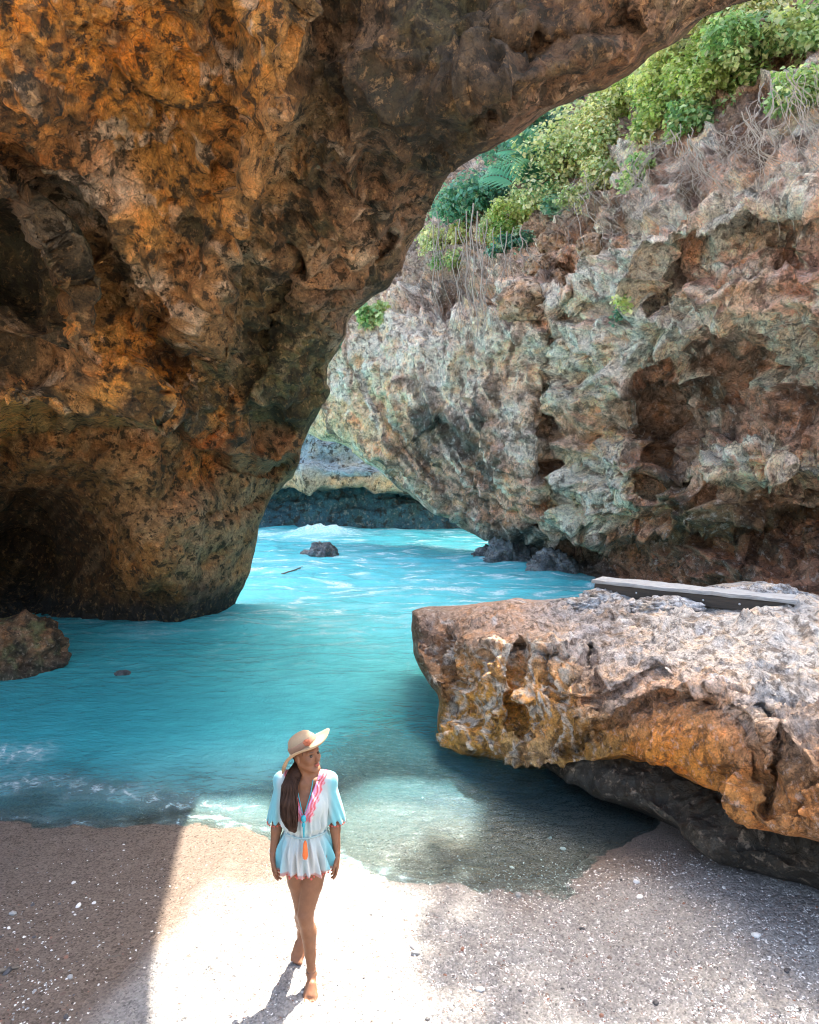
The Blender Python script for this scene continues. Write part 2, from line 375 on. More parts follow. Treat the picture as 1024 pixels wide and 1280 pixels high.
arch_spots = [(30, 85, 32, (.062, .038, .018), 2), (75, 55, 26, (.062, .038, .018), 2), (130, 125, 20, (.062, .038, .018), 2), (165, 55, 20, (.062, .038, .018), 2), (170, 140, 16, (.062, .038, .018), 2), (100, 165, 20, (.062, .038, .018), 2), (290, 60, 18, (.062, .038, .018), 2), (296, 115, 14, (.062, .038, .018), 2), (262, 28, 24, (.062, .038, .018), 2), (350, 300, 20, (.062, .038, .018), 2), (340, 345, 14, (.062, .038, .018), 2), (325, 250, 13, (.062, .038, .018), 2), (240, 250, 16, (.062, .038, .018), 2), (250, 305, 20, (.062, .038, .018), 2), (378, 95, 20, (.062, .038, .018), 2), (430, 15, 30, (.062, .038, .018), 2), (470, 110, 36, (.062, .038, .018), 2), (560, 60, 46, (.062, .038, .018), 2), (620, 100, 32, (.062, .038, .018), 2), (690, 40, 34, (.062, .038, .018), 2), (530, 140, 30, (.062, .038, .018), 2), (400, 240, 18, (.062, .038, .018), 2), (480, 255, 18, (.062, .038, .018), 2), (15, 290, 52, (.062, .038, .018), 2), (50, 360, 48, (.062, .038, .018), 2), (100, 325, 16, (.062, .038, .018), 2), (50, 425, 34, (.062, .038, .018), 2), (95, 480, 18, (.062, .038, .018), 2), (220, 530, 20, (.062, .038, .018), 2), (215, 440, 20, (.062, .038, .018), 2), (330, 410, 22, (.062, .038, .018), 2), (420, 350, 20, (.062, .038, .018), 2), (320, 470, 18, (.062, .038, .018), 2), (360, 500, 20, (.062, .038, .018), 2), (290, 560, 14, (.062, .038, .018), 2), (125, 275, 20, (.80, .60, .42), 3), (155, 335, 26, (.80, .60, .42), 3), (185, 345, 16, (.80, .60, .42), 3), (440, 60, 30, (.50, .30, .17), 2.5), (620, 128, 18, (.50, .30, .17), 2.5), (440, 290, 26, (.50, .30, .17), 2.5), (400, 320, 18, (.50, .30, .17), 2.5), (300, 430, 16, (.50, .30, .17), 2.5), (150, 500, 36, (.84, .38, .08), 3), (60, 512, 34, (.84, .38, .08), 3), (120, 415, 18, (.84, .38, .08), 3), (265, 505, 22, (.84, .38, .08), 3), (245, 590, 24, (.84, .38, .08), 3), (20, 520, 30, (.84, .38, .08), 3), (182, 545, 14, (.64, .48, .34), 2.5), (195, 520, 12, (.64, .48, .34), 2.5), (495, 290, 18, (.64, .48, .34), 2.5), (430, 440, 18, (.64, .48, .34), 2.5), (375, 60, 22, (.5, .36, .2), 1.2), (350, 200, 16, (.5, .36, .22), 1.6), (300, 330, 18, (.5, .36, .22), 1.4), (60, 60, 130, OR, 1), (200, 60, 120, OR, 1), (330, 40, 60, ORL, 1), (250, 180, 110, (.60, .26, .05), 1), (40, 170, 80, (.5, .2, .06), 1), (100, 255, 48, (.80, .62, .46), 2.6), (160, 310, 60, ORL, 1),
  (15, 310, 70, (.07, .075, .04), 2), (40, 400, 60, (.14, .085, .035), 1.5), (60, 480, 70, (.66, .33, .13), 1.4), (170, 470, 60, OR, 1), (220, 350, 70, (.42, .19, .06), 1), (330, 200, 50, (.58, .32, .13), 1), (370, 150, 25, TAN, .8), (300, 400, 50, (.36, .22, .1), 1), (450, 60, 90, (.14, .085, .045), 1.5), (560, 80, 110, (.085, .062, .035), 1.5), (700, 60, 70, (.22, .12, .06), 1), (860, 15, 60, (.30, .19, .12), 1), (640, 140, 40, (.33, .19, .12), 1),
  (450, 250, 80, (.24, .13, .065), 1), (390, 300, 60, (.42, .22, .10), 1), (500, 270, 45, (.33, .20, .12), 1), (430, 380, 50, (.36, .22, .14), 1), (340, 440, 70, (.15, .13, .055), 1.4), (390, 470, 40, (.14, .12, .05), 1.2), (260, 510, 40, (.58, .22, .06), 1.3), (240, 590, 40, (.5, .2, .07), 1.2), (180, 530, 30, (.6, .36, .2), .9), (340, 570, 30, (.30, .17, .09), 1), (60, 580, 80, (.21, .13, .055), 1.4), (170, 600, 60, (.33, .23, .12), 1), (270, 650, 60, (.40, .31, .22), 1.2), (150, 730, 60, (.38, .22, .07), 1), (300, 690, 30, (.40, .26, .16), 1), (30, 680, 70, (.04, .03, .018), 3), (70, 640, 45, (.045, .033, .02), 2.5), (100, 720, 40, (.04, .03, .018), 2.5), (150, 780, 60, (.05, .042, .036), 2), (270, 765, 30, (.11, .09, .08), 2), (370, 640, 30, (.2, .16, .09), 1), (-300, 0, 300, OR, 1), (-300, 600, 200, BR, 1), (300, -300, 300, BR, 1), (900, -300, 300, BR, 1)]  # near-black spots paint shade into the left hollow and the lower-left recess
def arch_col(P, X, Y, P0):
    wv = P+.4*np.stack([fbm(P*1.1, 3), fbm(P*1.1+31, 3), fbm(P*1.1+77, 3)], -1)
    wx = X+28*fbm(P*1.3+3, 4); wy = Y+28*fbm(P*1.3+13, 4)
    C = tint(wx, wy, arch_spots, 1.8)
    low = sstep(525, 560, Y)
    an = fbm(wv*np.array([1.5, 1., .8]), 6, .62); an2 = fbm(wv*3.1+9, 6, .65)
    m = sstep(.12, .2, an)*(1-.5*low); C = mixc(C, (.05, .042, .02), m*.8)
    m = sstep(.18, .24, an2)*.7*(1-.4*low); C = mixc(C, (.075, .05, .026), m)
    m = sstep(.2, .3, fbm(wv*2.2+50, 5, .6))*.75*(1-low); C = mixc(C, PE, m*sstep(.05, .3, C[..., 0]))
    m = sstep(.15, .3, fbm(wv*1.4+90, 5))*.7; C = mixc(C, OL, m*.5)
    # flow streaks on the lower wall
    st = fbm(np.stack([(X+Y*.7)/13., (Y-X*.7)/110., 0*X], -1), 4)
    C = mixc(C, (.50, .44, .34), low*sstep(.1, .35, st)*.16)
    C = mixc(C, (.035, .03, .02), low*sstep(.12, .3, -st)*.2)
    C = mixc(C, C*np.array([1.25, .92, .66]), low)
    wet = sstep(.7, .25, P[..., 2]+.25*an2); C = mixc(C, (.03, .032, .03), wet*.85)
    return np.clip(C*(1+.35*an2[..., None]), .01, .85)
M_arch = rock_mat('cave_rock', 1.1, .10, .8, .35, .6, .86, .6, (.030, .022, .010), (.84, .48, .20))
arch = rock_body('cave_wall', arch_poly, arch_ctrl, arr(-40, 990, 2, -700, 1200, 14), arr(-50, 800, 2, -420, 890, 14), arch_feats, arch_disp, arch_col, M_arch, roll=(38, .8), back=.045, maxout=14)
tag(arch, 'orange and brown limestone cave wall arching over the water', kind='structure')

# --- the cliff on the right
cliff_poly = [(365, 520), (370, 480), (375, 380), (360, 200), (300, -300), (772, -300), (786, -200), (828, -190), (842, -300), (1500, -300), (1500, 900), (1000, 900), (800, 800), (740, 745), (716, 730), (690, 716), (680, 700), (662, 684), (640, 672), (600, 668), (575, 655), (545, 640), (510, 612), (490, 597), (462, 577), (432, 551), (402, 540), (385, 530)]  # unseen top is extended and notched to shape the sun on the beach
cliff_ctrl = [(738, 727, 20.4), (716, 722, 21), (690, 705, 21.5), (640, 665, 23), (545, 640, 26), (490, 608, 27.5), (430, 565, 29.5), (400, 500, 30.5), (400, 420, 30), (680, 600, 20), (685, 450, 19.6), (660, 380, 20.5), (560, 500, 23.5), (480, 440, 27), (560, 420, 24), (600, 590, 23),
  (760, 520, 17.5), (850, 500, 16.2), (930, 480, 14.5), (1024, 500, 12.4), (920, 600, 13.6), (850, 680, 16), (1000, 680, 13.2), (1024, 720, 11.8), (800, 640, 17.4), (1000, 300, 11.2), (860, 300, 13.2), (760, 400, 16), (730, 330, 18), (900, 400, 13), (700, 300, 20.5), (640, 330, 23.5), (560, 340, 27), (480, 390, 29),
  (1000, 180, 12.4), (850, 220, 15), (750, 240, 18.5), (680, 250, 23), (600, 270, 27.5), (520, 320, 31), (1000, 60, 14.5), (850, 100, 18), (700, 150, 27), (600, 200, 32), (500, 260, 34), (1000, -100, 17), (800, -100, 22), (600, 0, 34), (400, 100, 38), (300, -300, 40), (900, -300, 20.5), (1060, -300, 17.5), (1400, -200, 12), (1400, 400, 8), (1400, 800, 9), (900, 760, 15), (1024, 800, 11.8)]
cliff_feats = [
  ([(540, 395), (600, 398), (690, 412)], 'step', -1.0, 4, 60),
  ([(420, 410), (540, 398)], 'step', -.8, 4, 60),
  ([(690, 410), (700, 450), (745, 480), (790, 500), (815, 462), (860, 430), (930, 440), (1000, 420), (1100, 430)], 'step', .95, 12, 110),
  ([(690, 395), (760, 372), (800, 400)], 'step', .8, 5, 40),
  ([(800, 390), (830, 320), (880, 290), (940, 268), (1040, 262)], 'step', 1.5, 7, 45),
  ([(740, 560), (860, 590), (900, 560), (960, 545), (1010, 590)], 'step', -1.3, 8, 70),
  ([(870, 600), (940, 612), (1010, 600), (1060, 610)], 'step', 1.0, 6, 60),
  ([(690, 685), (760, 688), (850, 672), (950, 650), (1060, 640)], 'step', 1.5, 6, 60),
  ([(678, 480), (690, 560), (684, 640), (672, 660)], 'crease', 1.2, 8),
  ([(820, 480), (830, 560), (800, 620)], 'crease', 1.0, 14),
  ([(545, 510), (600, 560), (660, 640)], 'step', .9, 8, 50),
  ([(440, 450), (500, 540), (560, 610)], 'crease', .6, 10),
  ([(700, 360), (720, 300), (760, 290)], 'crease', 1.2, 12),
  ([(640, 320), (700, 340), (720, 370)], 'step', -.8, 6, 40),
  ([(730, 660), (735, 700)], 'crease', .7, 9),
  (((660, 690), (26, 18)), 'blob', 1.2, 0), (((985, 320), (40, 35)), 'blob', 1.0, 0), (((920, 470), (60, 40)), 'blob', .4, 0), (((850, 600), (22, 60)), 'blob', .9, 0), (((700, 300), (26, 22)), 'blob', -.7, 0), (((650, 355), (30, 20)), 'blob', -.6, 0)]
def cliff_disp(P, X, Y, n):
    n = orient(P, n)
    far = sstep(690, 640, X)
    wv = P+.6*np.stack([fbm(P*.6, 3), fbm(P*.6+31, 3), fbm(P*.6+77, 3)], -1)
    a = .55*fbm(wv*np.array([.32, .3, .42]), 4)
    r = ridged(wv*np.array([.9, .9, 1.25]), 6, .6)
    f1, f2, idn = worley(wv*np.array([.9, .9, 1.1]))
    g1, g2, _ = worley(wv*3.3+5)
    blocks = .35*sstep(0, .3, f2-f1)*_bl(_cell(P), 1.)
    b = .55*(r-.42)+.5*(blocks-.3)*(1-.6*far)
    c = .20*(ridged(wv*np.array([2.6, 2.6, 3.4])+9, 5, .6)-.4)-.14*sstep(.4, .15, g1)*_bl(_cell(P), 3.3)
    far2 = sstep(705, 650, X)*sstep(395, 425, Y)
    zz = wv[..., 2]*.75+.35*fbm(P*.35, 3)+.12*wv[..., 0]; fr_ = zz-np.floor(zz); saw = np.where(fr_ < .86, fr_/.86, (1-fr_)/.14)
    saw = .42*(saw-.5)*(1-far2)*_bl(_cell(P), 1.2)
    fl = .45*ridged(np.stack([wv[..., 0]*1.5, wv[..., 1]*1.0, wv[..., 2]*.22], -1), 4)*far
    e = .04*fbm(wv*9, 4)
    strata = .12*np.abs(perlin(np.stack([wv[..., 0]*.3, wv[..., 1]*.3, wv[..., 2]*2.6], -1)))*(1-far)
    sc = np.clip(P[..., 1]/16, .7, 1.4)
    wl = sstep(-.1, .7, P[..., 2]+1)
    return P+n*((a*(1-.5*far2)+(.9*b+.9*c)*(1-.72*far2)+saw+fl+e-strata)*sc*wl)[..., None]
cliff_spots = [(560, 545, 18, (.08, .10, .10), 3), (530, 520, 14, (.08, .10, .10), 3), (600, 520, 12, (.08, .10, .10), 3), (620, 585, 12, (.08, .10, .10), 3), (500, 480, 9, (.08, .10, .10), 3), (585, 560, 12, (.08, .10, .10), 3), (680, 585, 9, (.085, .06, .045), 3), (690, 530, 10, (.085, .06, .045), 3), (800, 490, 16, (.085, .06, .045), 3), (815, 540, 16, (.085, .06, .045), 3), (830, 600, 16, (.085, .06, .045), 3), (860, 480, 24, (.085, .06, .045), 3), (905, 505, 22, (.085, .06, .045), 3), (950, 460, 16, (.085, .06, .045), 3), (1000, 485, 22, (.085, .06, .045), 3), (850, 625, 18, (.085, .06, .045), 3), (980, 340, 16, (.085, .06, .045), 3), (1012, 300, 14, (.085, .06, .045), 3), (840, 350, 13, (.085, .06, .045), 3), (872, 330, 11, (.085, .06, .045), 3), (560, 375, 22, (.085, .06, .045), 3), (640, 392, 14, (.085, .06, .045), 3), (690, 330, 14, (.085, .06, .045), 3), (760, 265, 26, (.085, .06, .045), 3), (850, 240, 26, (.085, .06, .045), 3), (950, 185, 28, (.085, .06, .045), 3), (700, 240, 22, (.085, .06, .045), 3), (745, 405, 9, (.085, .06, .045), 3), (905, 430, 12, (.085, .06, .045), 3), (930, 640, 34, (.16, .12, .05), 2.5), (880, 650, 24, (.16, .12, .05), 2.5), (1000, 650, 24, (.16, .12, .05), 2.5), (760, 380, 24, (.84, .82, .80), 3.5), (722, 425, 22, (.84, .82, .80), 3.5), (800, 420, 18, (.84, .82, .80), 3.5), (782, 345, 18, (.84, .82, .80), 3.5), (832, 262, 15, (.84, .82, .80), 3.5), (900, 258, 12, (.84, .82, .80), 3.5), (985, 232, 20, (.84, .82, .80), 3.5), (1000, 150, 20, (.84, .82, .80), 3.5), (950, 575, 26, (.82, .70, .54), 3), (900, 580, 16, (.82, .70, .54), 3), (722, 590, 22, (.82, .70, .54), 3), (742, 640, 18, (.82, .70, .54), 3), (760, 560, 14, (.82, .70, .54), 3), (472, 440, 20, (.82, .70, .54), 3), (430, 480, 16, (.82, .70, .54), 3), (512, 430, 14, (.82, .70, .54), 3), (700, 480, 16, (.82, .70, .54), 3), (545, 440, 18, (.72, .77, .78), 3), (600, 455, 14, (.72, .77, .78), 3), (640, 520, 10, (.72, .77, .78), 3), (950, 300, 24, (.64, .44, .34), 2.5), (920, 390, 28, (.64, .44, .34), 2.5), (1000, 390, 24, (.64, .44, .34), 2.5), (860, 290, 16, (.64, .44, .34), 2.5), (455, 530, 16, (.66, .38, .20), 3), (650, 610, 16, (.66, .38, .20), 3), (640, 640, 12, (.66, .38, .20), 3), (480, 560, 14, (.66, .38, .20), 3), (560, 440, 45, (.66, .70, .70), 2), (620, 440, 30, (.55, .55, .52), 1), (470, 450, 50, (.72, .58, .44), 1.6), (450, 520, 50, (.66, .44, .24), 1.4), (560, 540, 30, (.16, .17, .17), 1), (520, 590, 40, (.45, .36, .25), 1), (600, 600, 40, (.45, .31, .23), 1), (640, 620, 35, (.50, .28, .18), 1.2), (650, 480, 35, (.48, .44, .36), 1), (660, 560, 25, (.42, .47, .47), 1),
  (730, 440, 60, (.72, .70, .66), 2.2), (790, 390, 55, (.80, .78, .76), 2.5), (750, 600, 50, (.70, .62, .50), 1.8), (720, 660, 45, (.60, .52, .42), 1.2), (720, 540, 45, (.42, .33, .22), 1), (800, 560, 40, (.26, .20, .15), 1.1), (860, 500, 50, (.28, .20, .15), 1.3), (950, 500, 60, (.40, .26, .18), 1.6), (1000, 440, 50, (.36, .19, .11), 1), (930, 370, 60, (.58, .42, .34), 1.2), (1010, 330, 50, (.46, .28, .2), 1), (930, 270, 60, (.60, .54, .50), 1), (850, 300, 40, (.5, .38, .3), 1), (1000, 200, 60, (.50, .46, .42), 1), (960, 140, 50, (.2, .16, .13), 1.2), (850, 200, 60, (.26, .21, .17), 1), (740, 250, 50, (.24, .18, .13), 1), (700, 310, 25, (.5, .36, .24), 1.3), (650, 340, 50, (.42, .36, .30), 1), (560, 350, 60, (.28, .30, .28), 1), (690, 380, 40, (.5, .40, .3), 1),
  (950, 590, 45, (.76, .64, .50), 2.2), (880, 600, 30, (.52, .43, .33), 1), (950, 650, 50, (.28, .18, .07), 1.2), (850, 640, 50, (.30, .25, .12), 1), (800, 705, 50, (.42, .20, .09), 1.3), (900, 710, 60, (.30, .14, .07), 1.3), (1000, 700, 60, (.32, .15, .07), 1.2), (690, 700, 25, (.11, .12, .13), 2), (640, 680, 30, (.12, .14, .15), 2), (730, 715, 14, (.40, .36, .28), 1), (560, 640, 25, (.33, .25, .17), 1)]
def cliff_col(P, X, Y, P0):
    wv = P+.5*np.stack([fbm(P*.8, 3), fbm(P*.8+31, 3), fbm(P*.8+77, 3)], -1)
    wx = X+22*fbm(P*.8+3, 5, .6); wy = Y+22*fbm(P*.8+13, 5, .6)
    C = tint(wx, wy, cliff_spots, 1.8)
    far = sstep(700, 640, X)*sstep(370, 410, Y)
    an = fbm(wv*np.array([1.2, 1.2, 1.5]), 6, .65); an2 = fbm(wv*3.4+9, 5, .65)
    C = mixc(C, (.085, .065, .05), sstep(.16, .30, an)*.62)
    C = mixc(C, (.11, .065, .04), sstep(.2, .32, an2)*.6)
    C = mixc(C, (.46, .24, .13), sstep(.12, .3, fbm(wv*.9+66, 5, .6))*.5*sstep(620, 800, X))
    C = mixc(C, (.74, .73, .71), sstep(.08, .22, fbm(wv*.8+50, 6, .65))*.7*sstep(520, 440, Y-.2*(X-700)))
    sx = X+(.35*(Y-500))*sstep(480, 560, Y)*far
    st = fbm(np.stack([(sx*.8-.45*(Y-400)*sstep(470, 640, Y))/7., Y/90., 0*X], -1), 5, .6)
    C = mixc(C, (.07, .08, .08), far*sstep(.10, .26, st)*.72)
    C = mixc(C, (.70, .70, .68), far*sstep(.12, .3, -st)*.55)
    v2 = fbm(np.stack([P[..., 0]*2.2, P[..., 1]*2.2, P[..., 2]*.35], -1)+20, 5, .6)
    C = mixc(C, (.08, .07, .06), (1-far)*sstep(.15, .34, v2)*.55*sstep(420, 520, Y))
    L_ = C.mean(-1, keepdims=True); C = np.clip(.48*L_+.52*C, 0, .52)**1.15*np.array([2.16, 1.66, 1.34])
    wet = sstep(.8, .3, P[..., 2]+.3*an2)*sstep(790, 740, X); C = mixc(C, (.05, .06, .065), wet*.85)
    return np.clip(C*(1+.3*an2[..., None]), .012, .88)
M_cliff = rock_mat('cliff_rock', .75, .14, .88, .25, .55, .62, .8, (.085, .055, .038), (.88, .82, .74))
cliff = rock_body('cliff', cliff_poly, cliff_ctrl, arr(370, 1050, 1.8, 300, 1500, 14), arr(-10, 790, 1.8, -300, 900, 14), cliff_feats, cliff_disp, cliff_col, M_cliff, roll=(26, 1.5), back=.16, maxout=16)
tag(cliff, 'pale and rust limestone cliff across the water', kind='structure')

# --- the far rocks seen through the gap under the cliff
def far_col(P, X, Y, P0):
    an = fbm(P*.7, 5, .6)
    st = fbm(np.stack([P[..., 0]*.35, P[..., 2]*2., P[..., 1]*.3], -1), 5, .6)
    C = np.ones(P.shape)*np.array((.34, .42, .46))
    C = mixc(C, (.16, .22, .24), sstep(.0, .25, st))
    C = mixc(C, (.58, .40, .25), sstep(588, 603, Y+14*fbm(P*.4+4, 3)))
    C = mixc(C, (.045, .11, .13), sstep(607, 616, Y+9*an))  # dark teal band puts the shade of the recessed wall into the colour
    return np.clip(C*(1+.5*an[..., None]), .01, .8)
def far_disp(P, X, Y, n):
    n = orient(P, n)
    return P+n*(.7*fbm(P*.25, 3)+.5*(ridged(P*np.array([.5, .5, 1.1]), 5)-.4)+.1*fbm(P*3, 3))[..., None]
far = rock_body('back_cliff', [(150, 700), (150, 120), (900, 60), (900, 700)], [(300, 680, 38), (620, 680, 36.5), (300, 600, 40), (620, 600, 38), (300, 480, 40), (740, 480, 38), (300, 100, 42), (860, 100, 42), (450, 612, 37), (740, 680, 36)], arr(320, 640, 2.2, 140, 920, 12), arr(540, 690, 2.2, 60, 710, 12),  # hidden upper part raised to keep the far water in shade
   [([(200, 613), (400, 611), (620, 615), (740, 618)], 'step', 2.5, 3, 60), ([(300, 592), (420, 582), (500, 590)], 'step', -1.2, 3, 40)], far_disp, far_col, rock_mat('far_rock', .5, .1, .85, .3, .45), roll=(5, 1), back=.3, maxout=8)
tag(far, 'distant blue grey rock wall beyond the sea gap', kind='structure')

# ------------------------------------------------------------------ sand and sea bed
def shore_y(x):
    return np.interp(x, [-8, -4, -2.6, -1.6, -.8, .0, .6, 1.2, 1.8, 2.6, 5], [6.6, 6.35, 6.25, 6.2, 5.85, 5.35, 5.15, 5.35, 5.9, 6.6, 7.6])
def sand_z(x, y):
    P = np.stack([x, y, 0*x], -1)
    d = shore_y(x)+.18*perlin(P*.9)-y
    z = np.where(d > 0, .075*d, .11*d)
    z = z-.25*sstep(-1.5, -8, d)
    z = np.maximum(z, -2.2)
    z = z+.025*perlin(P*1.1)+.014*perlin(P*3.)+.006*perlin(P*8.)
    z = z+.25*sstep(3.2, 7, x)*sstep(10, 6, y)
    return z
u = np.concatenate([np.linspace(-60, -4, 12), np.linspace(-3.9, -.86, 30), np.linspace(-.85, .85, 900), np.linspace(.86, 3.9, 30), np.linspace(4, 60, 12)])
yy = np.concatenate([np.linspace(-60, 0, 16), np.linspace(.3, 2.6, 14), 2.7+(1-np.linspace(1, 0, 640)**.9)*5.5, np.geomspace(8.3, 60, 90), [90, 200, 600]])
U, YY = np.meshgrid(u, yy); base = np.clip(np.abs(YY), 3, 600)+.4; Xs = U*base*np.where(np.abs(U) > 4, 1, .82)
Z = sand_z(Xs, YY)
Ps = np.stack([Xs, YY, 0*Xs], -1)
near = sstep(9.5, 7, YY)*sstep(1.5, 2.7, YY)
grain = (.010*ridged(Ps*9, 3)+.010*fbm(Ps*26, 3)+.006*np.maximum(fbm(Ps*60+8, 2), 0))
dry_lit = sstep(.04, .14, Z+.03*fbm(Ps*1.6, 4)+.10*sstep(-1.6, -.4, Xs)-.2*sstep(-1.5, -2.3, Xs))*(1-.9*sstep(5.0, 5.8, YY+.3*fbm(Ps*1.5, 3))*sstep(.5, 1.0, Xs))*sstep(-.03, .01, Z)  # also drops under the ledge and at left, painting shade into the sand
Z2 = Z+near*grain*(.25+1.0*dry_lit)
V = np.stack([Xs, YY, Z2], -1)
m = N('sand')
wet = m.attr('wet', 'Fac')  # shore wetness together with the painted shade
n1 = m.noise(55, 8, .75); n2 = m.noise(5, 8, .65); n3 = m.noise(170, 4, .7)
vr = m.voro(75); vc = m.voro(38)
dry = m.mix(n2, (.29, .265, .24), (.41, .38, .35)); wet_shade_col = m.mix(n2, (.16, .115, .085), (.26, .195, .15))
c = m.mix(wet, dry, wet_shade_col)
spk = m.ramp(vr.outputs['Color'], [(.0, .3), (.22, .7), (.5, 1.), (.9, 1.3)])
c = m.mix(.9, c, spk, 'MULTIPLY')
c = m.mix(.6, c, m.ramp(n1, [(.3, .6), (.5, 1.), (.7, 1.25)]), 'MULTIPLY')
c = m.mix(m.math('MULTIPLY', m.ramp(vc.outputs['Color'], [(.90, 0.), (.93, 1.)]), .7), c, (.20, .13, .10))
rgh = m.math('SUBTRACT', .9, m.math('MULTIPLY', wet, .64))
h = m.math('ADD', m.math('MULTIPLY', vr.outputs['Distance'], -.5), m.math('ADD', n1, m.math('MULTIPLY', n3, .5)))
m.set(Base_Color=c, Roughness=rgh, Specular_IOR_Level=.4, Normal=m.bump(h, 1., .022))
wet_shade = 1-dry_lit
V_, F_, A_ = V.reshape(-1, 3), grid_faces(*Xs.shape, flip=True), {'wet': wet_shade.reshape(-1)}
sand = tag(mesh_obj('sand', V_, F_, m.m, attrs=A_), 'pale coral sand beach running down into the water', kind='structure')

# ------------------------------------------------------------------ the sea
u = np.linspace(-1, 1, 760)*1.15
yw = np.concatenate([np.geomspace(4.6, 45, 620), np.geomspace(46, 300, 24)])
U, YY = np.meshgrid(u, yw); Xw = U*(YY+3)
Pw = np.stack([Xw, YY, 0*Xw], -1)
dep = -sand_z(Xw, YY)
q = np.stack([Xw*.5, YY, 0*Xw], -1)
amp = sstep(5, 12, YY)
sw = fbm(q*.30, 3)*.10+ridged(q*.55+4, 3, .5)*.09
chop = (ridged(Pw*np.array([1.6, 2.8, 1])+3, 3)-.4)*.020+fbm(Pw*7, 3)*.007
rip = fbm(Pw*np.array([9, 14, 1]), 4, .65)*.038
brk = ((Xw+4.6)/1.7)**2+((YY-34.3)/1.1)**2
Zw = amp*(sw*sstep(6, 20, YY)*1.6+chop)+rip*sstep(30, 8, YY)+.38*np.exp(-brk)*(.2+1.4*ridged(Pw*.8, 4))
Zw = np.where(dep < .0, np.minimum(Zw*.3, .004), Zw)*sstep(-.05, .12, dep)*1.0+.0
Zw = np.where(YY > 45, 0, Zw)
foamn = fbm(np.stack([Xw*.35, YY*.8, 0*Xw], -1)+2, 5, .6)
fs = ridged(q*np.array([.8, 1.2, 1])+.5*fbm(q*.6, 3)[..., None], 5, .62)
lac = ridged(Pw*np.array([1.3, 2.4, 1])+.8*fbm(Pw*.8, 3)[..., None], 4, .6)
foam = sstep(.42, .8, fs)*sstep(10, 20, YY)*1.0+sstep(.55, .85, lac)*.45*sstep(9, 17, YY)+sstep(.05, .5, foamn)*sstep(9, 22, YY)*.35+np.exp(-brk*.6)*1.0
e = shore_y(Xw)+.18*perlin(Pw*np.array([.9, .9, 0]))-YY
wl1 = np.exp(-((e+.10+.15*perlin(Pw*1.7))/.08)**2)*.6*sstep(1.2, -.6, Xw)
wl2 = np.exp(-((e+.75-.5*sstep(-3.2, -1.3, Xw)+.25*perlin(Pw*1.1+5))/.2)**2)*.8*sstep(-1.0, -2.6, Xw)
wl3 = np.exp(-((e+1.5+.4*perlin(Pw*1.3+15))/.3)**2)*.8*sstep(-4.0, -4.7, Xw)
lace = sstep(.35, .75, ridged(Pw*4.5, 4))
foam = np.clip(foam+(wl1+wl2+wl3)*(.35+.9*lace), 0, 1)
mk = sstep(-.02, .22+.6*sstep(-1.8, -.2, Xw), dep+.08*fbm(Pw*.7, 3)); mk = np.clip(.06+.94*mk, 0, 1)*sstep(-.03, .03, dep)
milk = sstep(8.5, 15, YY+1.2*fbm(Pw*.3, 3)+.5*Xw)
shal = sstep(9.5, 6.0, YY-.25*Xw)
cw = np.ones(Xw.shape+(3,))*np.array((.07, .46, .49))
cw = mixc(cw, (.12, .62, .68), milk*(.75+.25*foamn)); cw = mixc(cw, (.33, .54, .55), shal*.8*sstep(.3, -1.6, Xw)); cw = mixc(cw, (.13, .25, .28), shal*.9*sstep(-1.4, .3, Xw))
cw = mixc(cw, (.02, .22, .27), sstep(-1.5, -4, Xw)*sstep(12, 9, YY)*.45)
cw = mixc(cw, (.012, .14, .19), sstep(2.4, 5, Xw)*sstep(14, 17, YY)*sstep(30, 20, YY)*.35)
m = N('sea_water')
fo = m.attr('foam', 'Fac'); c = m.attr('Col')
n1 = m.noise(3, 6, .6, m.scalevec(m.pos(), (.6, 1.6, 1))); c = m.mix(.5, c, m.ramp(n1, [(.3, .75), (.7, 1.25)]), 'MULTIPLY')
fn = m.noise(14, 8, .7, m.scalevec(m.pos(), (.7, 1.3, 1)))
lw = m.n('VectorMath', operation='MULTIPLY_ADD'); lq = m.n('TexNoise'); lq.inputs['Scale'].default_value = 5; m.l(m.pos(), lq.inputs['Vector']); m.l(lq.outputs['Color'], lw.inputs[0]); lw.inputs[1].default_value = (.25, .25, .25); m.l(m.pos(), lw.inputs[2])
l1 = m.ramp(m.voro(6, lw.outputs[0], 'DISTANCE_TO_EDGE').outputs['Distance'], [(0, 1.), (.10, 0.)]); l2 = m.ramp(m.voro(15, lw.outputs[0], 'DISTANCE_TO_EDGE').outputs['Distance'], [(0, .8), (.14, 0.)])
lace_ = m.math('MAXIMUM', m.math('MAXIMUM', l1, l2), m.ramp(fn, [(.42, .12), (.62, 1.)]))
ff = m.math('MULTIPLY', fo, lace_)
c = m.mix(ff, c, (.80, .86, .86))
al = m.math('MAXIMUM', m.attr('murk', 'Fac'), m.math('MULTIPLY', ff, .9))
nb = m.bump(m.noise(9, 5, .6, m.scalevec(m.pos(), (.8, 1.4, 1)), dist=.5), .9, .05)
nb = m.bump(m.noise(34, 4, .6), .8, .012, nb)
m.b.inputs['IOR'].default_value = 1.33
m.set(Base_Color=c, Roughness=m.math('ADD', .06, m.math('MULTIPLY', ff, .5)), Specular_IOR_Level=.5, Normal=nb)
tr = m.n('BsdfTransparent'); tr.inputs[0].default_value = (.80, .93, .94, 1)
gl = m.n('BsdfGlossy'); gl.inputs['Roughness'].default_value = .04; m.l(nb, gl.inputs['Normal'])
fr = m.n('Fresnel'); fr.inputs['IOR'].default_value = 1.33; m.l(nb, fr.inputs['Normal'])
clr = m.n('MixShader'); m.l(fr.outputs[0], clr.inputs[0]); m.l(tr.outputs[0], clr.inputs[1]); m.l(gl.outputs[0], clr.inputs[2])
